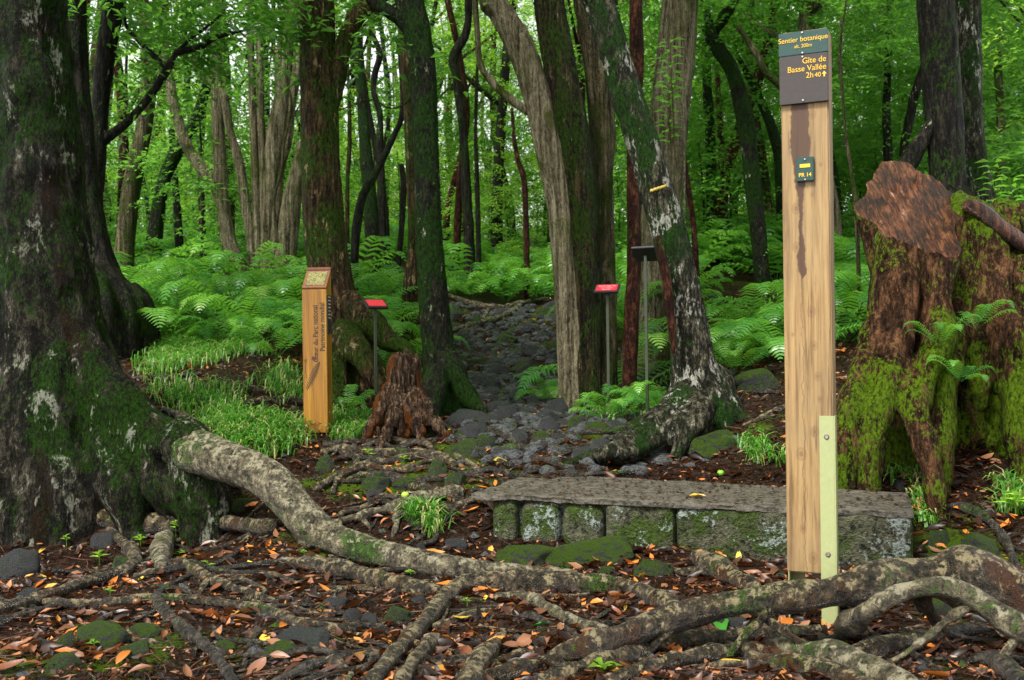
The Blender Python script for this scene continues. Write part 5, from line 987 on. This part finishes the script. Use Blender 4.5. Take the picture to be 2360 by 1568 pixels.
# ------------------------------------------------------------------ grass
def blades(n, fx, hmin, hmax, mat='grass', w=.0035):
    P = []; 
    XY = fx(n); X, Y = XY[:, 0], XY[:, 1]; n = len(X); Z = gz(X, Y); a = RS.rand(n) * 2 * PI; h = RS.uniform(hmin, hmax, n); lean = RS.uniform(.3, 1.1, n)
    d = np.stack([np.cos(a), np.sin(a), 0 * a], -1); sd_ = np.stack([-np.sin(a), np.cos(a), 0 * a], -1) * w; B = np.stack([X, Y, Z - .005], -1); up = np.array([0, 0, 1.])
    m1 = B + d * (h * lean * .3)[:, None] + up * (h * .6)[:, None]; m2 = B + d * (h * lean * .75)[:, None] + up * (h * .72)[:, None]; tp = B + d * (h * lean * 1.15)[:, None] + up * (h * (.75 - .25 * lean))[:, None]
    V = np.stack([B - sd_, B + sd_, m1 + sd_, m1 - sd_, m2 + sd_ * .8, m2 - sd_ * .8, tp], 1).reshape(-1, 3); k = np.arange(n)[:, None] * 7; b = Buf()
    b.add(V, np.concatenate([k + [0, 1, 2, 3], k + [3, 2, 4, 5]]), k + [5, 4, 6], np.repeat(RS.rand(n), 7)); return b.mesh('grass', MB[mat], False)
def area(poly, clump=.06, cn=10):
    """points in a photo-space polygon dropped on the ground, clumped"""
    poly = np.array(poly, float)
    def inside(x, y):
        c = False; j = len(poly) - 1
        for i in range(len(poly)):
            if (poly[i][1] > y) != (poly[j][1] > y) and x < (poly[j][0] - poly[i][0]) * (y - poly[i][1]) / (poly[j][1] - poly[i][1]) + poly[i][0]: c = not c
            j = i
        return c
    def f(n):
        out = []; lo, hi = poly.min(0), poly.max(0)
        while len(out) < n:
            x, y = random.uniform(lo[0], hi[0]), random.uniform(lo[1], hi[1])
            if not inside(x, y): continue
            p, _ = G(x, y); q = noise3(np.array([p[0] * 2.2, p[1] * 2.2, 0]), 9)
            if random.random() > .6 + q: continue
            for _ in range(cn): out.append((p[0] + random.gauss(0, clump), p[1] + random.gauss(0, clump)))
        return np.array(out)
    return f
tag(ob('grass', blades(7800, area([(290, 790), (420, 770), (560, 790), (690, 860), (705, 1000), (640, 1045), (545, 1050), (470, 1000), (380, 930), (330, 860)], .05, 9), .05, .14)), kind='stuff')
tag(ob('grass', blades(800, area([(765, 960), (850, 965), (860, 1005), (800, 1025), (765, 1000)], .03, 14), .05, .13)), kind='stuff')
tag(ob('grass', blades(220, area([(1700, 1020), (1820, 1040), (1820, 1080), (1740, 1070)], .02, 12), .05, .12)), kind='stuff')
tag(ob('grass', blades(420, area([(1960, 1060), (2110, 1090), (2130, 1130), (2160, 1200), (2120, 1215), (2100, 1120), (1970, 1100)], .02, 14), .04, .09)), kind='stuff')
tag(ob('grass', blades(260, area([(950, 1195), (1010, 1190), (1015, 1235), (960, 1240)], .02, 14), .06, .15)), kind='stuff')
tag(ob('grass', blades(700, area([(1330, 920), (1540, 905), (1560, 960), (1400, 980)], .03, 12), .04, .10)), kind='stuff')
tag(ob('grass', blades(170, area([(2290, 1120), (2360, 1120), (2360, 1200), (2300, 1190)], .02, 14), .06, .14)), kind='stuff')
# ------------------------------------------------------------------ fallen leaves
def dead_leaf(seed):
    rs = np.random.RandomState(seed); n = 7; s = np.linspace(0, 1, n); w = .20 * np.sin(s ** .85 * PI) ** .95; w[0] = w[-1] = .012; cl = rs.uniform(.1, .9); cu = rs.uniform(-.5, .9)
    V = []
    for k in range(n):
        z = cu * (s[k] - .5) ** 2; tw = rs.uniform(-.4, .4) * .3 + (s[k] - .5) * rs.uniform(-.5, .5)
        for q in (-1, -.5, 0, .5, 1): V.append([s[k] - .5, q * w[k], z + abs(q) ** 1.5 * w[k] * cl + q * w[k] * tw])
    V = np.array(V); V[:, 2] -= V[:, 2].min(); Q = [[k * 5 + j, k * 5 + j + 1, k * 5 + j + 6, k * 5 + j + 5] for k in range(n - 1) for j in range(4)]; return V, np.array(Q)
DL = [dead_leaf(k) for k in range(8)]; DLm = [[mk('fallen_leaf', V, Q, None, m) for m in MB['dleaf']] for V, Q in DL]
LITZ = [([(650, 1040), (1120, 1100), (1120, 1180), (1380, 1220), (1830, 1290), (2100, 1310), (2360, 1400), (2360, 1568), (0, 1568), (0, 1230), (600, 1240), (700, 1150)], 1.), ([(1640, 900), (1820, 900), (1820, 1060), (1300, 1085), (1480, 1030), (1640, 1000)], 1.3), ([(1950, 1030), (2360, 1000), (2360, 1300), (2130, 1290), (2110, 1120), (1960, 1080)], .9), ([(700, 1100), (1100, 1100), (1100, 1240), (760, 1200)], .8)]
def inpoly(x, y, poly):
    c = False; j = len(poly) - 1
    for i in range(len(poly)):
        if (poly[i][1] > y) != (poly[j][1] > y) and x < (poly[j][0] - poly[i][0]) * (y - poly[i][1]) / (poly[j][1] - poly[i][1]) + poly[i][0]: c = not c
        j = i
    return c
CN = ('dark brown', 'russet', 'pinkish tan', 'bright orange', 'yellow')
def lz(x, y):
    if x > 1.1: return 'at the right below the big stump'
    if y > 4.3: return 'around the tree feet behind the wall'
    if y > 3.3: return 'drifted before the low wall' if x > -.1 else 'near the marker post roots'
    return 'among the foreground roots ' + ('on the left' if x < -.4 else ('on the right' if x > .5 else 'in the middle'))
k = 0
for _ in range(300):
    pz = LITZ[0][0] if random.random() < .75 else random.choice(LITZ)[0]; pz = np.array(pz)
    while True:
        px, py = random.uniform(0, 2360), random.uniform(880, 1568)
        if inpoly(px, py, pz): break
    p, D = G(px, py, .01); ci = random.choices(range(5), (4, 4, 3, 2, .4))[0]; o = ob('fallen_leaf', DLm[random.randrange(8)][ci]); s = random.uniform(.045, .078)
    o.location = (p[0], p[1], gz1(p[0], p[1]) + .008 + random.random() * .008); o.scale = (s, s * random.uniform(.8, 1.2), s * .8); o.rotation_euler = (random.uniform(-.5, .5), random.uniform(-.4, .4), random.uniform(0, 6.28))
    tag(o, '%s curled dead leaf %s' % (CN[ci], lz(p[0], p[1])), 'leaf', '%s fallen leaves %s' % (CN[ci], lz(p[0], p[1])))
# the remaining litter as one mass
b = Buf(); N_ = 17000
X = []; Y = []
while len(X) < N_:
    y = 2.2 + 9.5 * random.random() ** 1.7; x = random.uniform(-.6, .6) * (y + .4)
    q = noise3(np.array([x * 1.6, y * 1.6, 3.]), 21) + .6 * noise3(np.array([x * 5, y * 5, 3.]), 22)
    dens = .54 + .9 * q
    if x < -.45 and 2.3 < y < 3.6: dens -= .3
    if 3.35 < y < 4.2 and -.3 < x < 1.7: dens += .6
    if 4.15 < y < 4.7 and -.1 < x < 1.3: dens -= .45
    if 4.6 < y < 5.6 and x > .4: dens += .7
    if y > 5 and abs(x - float(pathx(y))) < .5: dens -= .2
    if y > 7: dens += .1
    if random.random() < dens: X.append(x); Y.append(y)
X = np.array(X); Y = np.array(Y); Z = gz(X, Y)
TPL = []
for s in range(6):
    V, Q = DL[s]; TPL.append(V.reshape(7, 5, 3)[::2][:, ::2].reshape(-1, 3))
Q4 = np.array([[r * 3 + c, r * 3 + c + 1, r * 3 + c + 4, r * 3 + c + 3] for r in range(3) for c in range(2)])
for i in range(N_):
    s = .025 + .06 * random.random() ** 1.3; a = random.uniform(0, 6.28); tx, ty = random.uniform(-.7, .7), random.uniform(-.6, .6)
    R = np.array((Matrix.Rotation(a, 3, 'Z') @ Matrix.Rotation(tx, 3, 'X') @ Matrix.Rotation(ty, 3, 'Y')))
    b.add(TPL[i % 6] @ R.T * s + [X[i], Y[i], Z[i] + random.uniform(.0, .014)], Q4, None, random.random() ** 1.25)
for i in range(900):
    y = 2.3 + 4.5 * random.random() ** 1.4; x = random.uniform(-.58, .58) * (y + .3); a = random.uniform(0, 6.28); l = random.uniform(.03, .16); z0 = gz1(x, y) + .01; x1, y1 = x + math.cos(a) * l, y + math.sin(a) * l
    V, Q, T = tube(np.array([[x, y, z0], [(x + x1) / 2 + random.gauss(0, .008), (y + y1) / 2 + random.gauss(0, .008), z0 + .006], [x1, y1, gz1(x1, y1) + .008]]), [.0022, .0018, .0012], 4, .04); b.add(V, Q, T, random.uniform(.2, .75))
# crumbs and twigs
n = 42000; x = RS.uniform(-.6, .6, n); y = 2.2 + 5 * RS.rand(n) ** 1.4; x = x * (y + .3); z = gz(x, y) + .004; a = RS.rand(n) * 6.28; l = RS.uniform(.004, .022, n); w = RS.uniform(.0015, .006, n)
d = np.stack([np.cos(a) * l, np.sin(a) * l, RS.normal(size=n) * .004], -1); s_ = np.stack([-np.sin(a) * w, np.cos(a) * w, RS.normal(size=n) * .003], -1); B = np.stack([x, y, z], -1)
V = np.stack([B - d, B - s_, B + d, B + s_ + [0, 0, .003]], 1).reshape(-1, 3); b.add(V, np.arange(n)[:, None] * 4 + [0, 1, 2, 3], None, np.repeat(RS.rand(n) ** 1.2 * .9, 4))
tag(ob('leaf_litter', b.mesh('leaf_litter', MB['litter'], False)), kind='stuff')
# crumbs on the slab
n = 900; tx = RS.uniform(0, TL, n); ty = RS.uniform(.02, .6, n) ** 1.0; Xs = WA[0] + WD[0] * tx - WN[0] * ty; Ys = WA[1] + WD[1] * tx - WN[1] * ty; b = Buf()
a = RS.rand(n) * 6.28; l = RS.uniform(.003, .018, n); w = l * .4; B = np.stack([Xs, Ys, np.full(n, WZ + .007)], -1); d = np.stack([np.cos(a) * l, np.sin(a) * l, 0 * a + .002], -1); s_ = np.stack([-np.sin(a) * w, np.cos(a) * w, 0 * a], -1)
V = np.stack([B - d, B - s_, B + d, B + s_], 1).reshape(-1, 3); b.add(V, np.arange(n)[:, None] * 4 + [0, 1, 2, 3], None, np.repeat(RS.rand(n) * .7, 4)); tag(ob('slab_litter', b.mesh('slab_litter', MB['litter'], False)), kind='stuff')
def one_leaf(px, py, ci, lab, s=.09, z=None, mat=None):
    p, D = G(px, py, .01); V, Q = DL[ci % 8]; o = ob('fallen_leaf', mk('fallen_leaf', V, Q, None, mat or MB['dleaf'][4])); o.location = (p[0], p[1], (gz1(p[0], p[1]) if z is None else z) + .012); o.scale = (s,) * 3; o.rotation_euler = (.2, .1, random.uniform(0, 6)); tag(o, lab, 'leaf')
one_leaf(1690, 1532, 1, 'single bright yellow leaf lying near the bottom edge', .075); one_leaf(1665, 1452, 2, 'glossy green leaf under the thick arching root', .12, mat=MB['greenleaf']); one_leaf(1155, 1072, 3, 'yellow leaf at the end of the dark roots', .09)
one_leaf(1245, 1445, 4, 'pale green leaf among brown ones in the middle foreground', .06, mat=MB['greenleaf']); one_leaf(1340, 1245, 5, 'small green leaf in front of the low wall', .07, mat=MB['greenleaf'])
for px, py, lab in ((1595, 1135, 'curled cream leaf lying on the concrete slab'),):
    p = W(px, py, 4.28); V, Q = DL[4]; o = ob('fallen_leaf', mk('fallen_leaf', V, Q, None, MB['dleaf'][4])); o.location = (p[0], 4.15, WZ + .006); o.scale = (.07,) * 3; tag(o, lab, 'leaf')
# fruits
def fruit(px, py, lab, col, r=.014, z=None):
    p, D = G(px, py, .01); t = thing('fallen_fruit', lab, 'fruit', (p[0], p[1], (gz1(p[0], p[1]) if z is None else z) + r * .85), 'fallen forest fruits'); V = IV3 * r; V = V * [1, 1, .92]; V[:, 2] -= .15 * r * np.exp(-((V[:, 0] / r) ** 2 + (V[:, 1] / r) ** 2) * 8) * (V[:, 2] > 0)
    ob('flesh', mk('flesh', V, None, IT3, flat('fruit_%d' % px, col, .3, .25)), t); Vt, Q, T = tube(np.array([[0, 0, r * .7], [.001, 0, r * 1.1], [.003, 0, r * 1.35]]), [.0015] * 3, 6, .003); ob('stalk', mk('stalk', Vt, Q, T, MB['dark']), t)
fruit(1661, 1093, 'round green fruit on the litter behind the slab', (.18, .42, .03), .017); fruit(934, 1147, 'lime green fruit beside the pale driftwood root', (.38, .62, .05), .019); fruit(771, 1189, 'small brown fruit left of the driftwood root', (.35, .14, .05), .011)
fruit(316, 1390, 'brown ball shaped fruit resting on the long left root', (.16, .07, .025), .015); fruit(386, 1350, 'brown fruit in the fork of the left roots', (.28, .12, .05), .013); fruit(345, 1300, 'small reddish fruit by the blunt root stub', (.25, .05, .04), .011)
fruit(1956, 1126, 'yellow green fruit at the edge of the slab', (.42, .40, .05), .013); fruit(1974, 1070, 'pale yellow fruit right of the sign post', (.62, .60, .10), .02); fruit(2022, 1117, 'whitish fruit half on the slab end', (.7, .66, .35), .018)
# ------------------------------------------------------------------ seedlings
LV = cloud(1)[0]
def seedling(px, py, lab, n=5, L=.04, h=.05, mat='leafbright', onz=None):
    p, D = G(px, py, .0); t = thing('seedling', lab, 'plant', (p[0], p[1], gz1(p[0], p[1]) if onz is None else onz), 'seedlings sprouting from the ground'); Vt, Q, T = tube(np.array([[0, 0, -.01], [.003, 0, h * .5], [0, .003, h]]), [.002, .0015, .001], 5, .01); ob('stem', mk('stem', Vt, Q, T, MB['leafbright'], True, {'rnd': np.full(len(Vt), .3)}), t)
    for k in range(n):
        a = k * 2.4 + px; d = np.array([[math.cos(a), math.sin(a), .25 + .2 * (k % 2)]]); d = unit(d); V, T_, A = leaves(np.array([[0, 0, h * (.55 + .45 * k / n)]]), d, np.array([[0, 0, 1.]]), np.array([L * (1 - .06 * k)]), np.array([L * .26]), np.array([random.random()]), .2)
        ob('leaf', mk('leaf', V, None, T_, MB[mat], False, {'rnd': A}), t)
for a in [(228, 1305, 'bright seedling with oval leaves in the left foreground', 6, .055, .06), (323, 1262, 'leafy seedling in front of the mossy log on the left', 6, .045, .05), (404, 1245, 'taller seedling beside the blunt root stub', 8, .04, .09), (412, 1286, 'low round leaved seedling right of the blunt root stub', 5, .04, .03), (152, 1262, 'thin seedling near the left edge under the log', 6, .03, .06),
          (252, 1374, 'tiny seedling on the root at the left', 5, .025, .025), (478, 1318, 'single leafed sprout near the knotty short root', 2, .035, .04), (848, 1062, 'three leafed seedling on the root below the marker post', 5, .045, .06), (930, 1068, 'clover like seedling on the mottled root', 7, .04, .035), (1390, 1556, 'glossy large leafed seedling at the bottom centre', 5, .06, .03),
          (1075, 1400, 'small sprout at the fork of the wet root', 5, .022, .03), (1010, 1085, 'weak sprout on the mossy boulder', 5, .03, .03), (215, 1500, 'little plant in the moss at the bottom left', 5, .025, .03), (2005, 1080, 'small plant by the fruit husks behind the slab', 6, .04, .04), (570, 1035, 'broad leaved plant at the lower edge of the grass', 7, .09, .05), (640, 1030, 'small round leaved plant at the grass edge', 5, .045, .03),
          (2060, 1330 + 60, 'thin stalk under the bow shaped root', 4, .02, .07), (2340, 1195, 'long leaved plant at the right edge on the slope', 9, .09, .10), (945, 1330, 'small green plant between the roots in the middle', 7, .03, .02), (790, 1275, 'fresh green sprigs growing on the big pale root', 9, .03, .06), (700, 1285, 'tiny green sprigs under the big pale root', 7, .025, .03)]:
    seedling(a[0], a[1], a[2], a[3], a[4], a[5])
# broad-leaved saplings at the right edge
for px, py, D, lab in ((2330, 470, 5.6, 'tall broad leaved sapling at the right edge'), (2290, 420, 6.4, 'young bright sapling behind the lichen streaked tree'), (1545, 140, 7.2, 'bright leafy climber on the broad pale trunk'), (1540, 230, 7.3, 'small fern like climber on the broad pale trunk')):
    p = W(px, py, D); g = gz1(p[0], p[1]); t = thing('sapling', lab, 'plant', (p[0], p[1], g), 'bright young plants'); h = p[2] - g
    Vt, Q, T = tube(np.array([[0, 0, -.1], [.03, 0, h * .5], [0, 0, h + .1]]), [.007, .006, .003], 6, .1); ob('stem', mk('stem', Vt, Q, T, MB['olive']), t)
    Ps = []; Ds = []
    for k in range(34): a = k * 2.4; Ps.append([.02 * math.cos(a), .02 * math.sin(a), h + .15 - .014 * k]); Ds.append([math.cos(a), math.sin(a), .2])
    V, T_, A = leaves(np.array(Ps), unit(np.array(Ds)), unit(np.array([0, 0, 1.]) + RS.normal(size=(34, 3)) * .3), np.full(34, .095), np.full(34, .017), RS.rand(34), .25); ob('foliage', mk('foliage', V, None, T_, MB['fern'], False, {'rnd': A}), t)
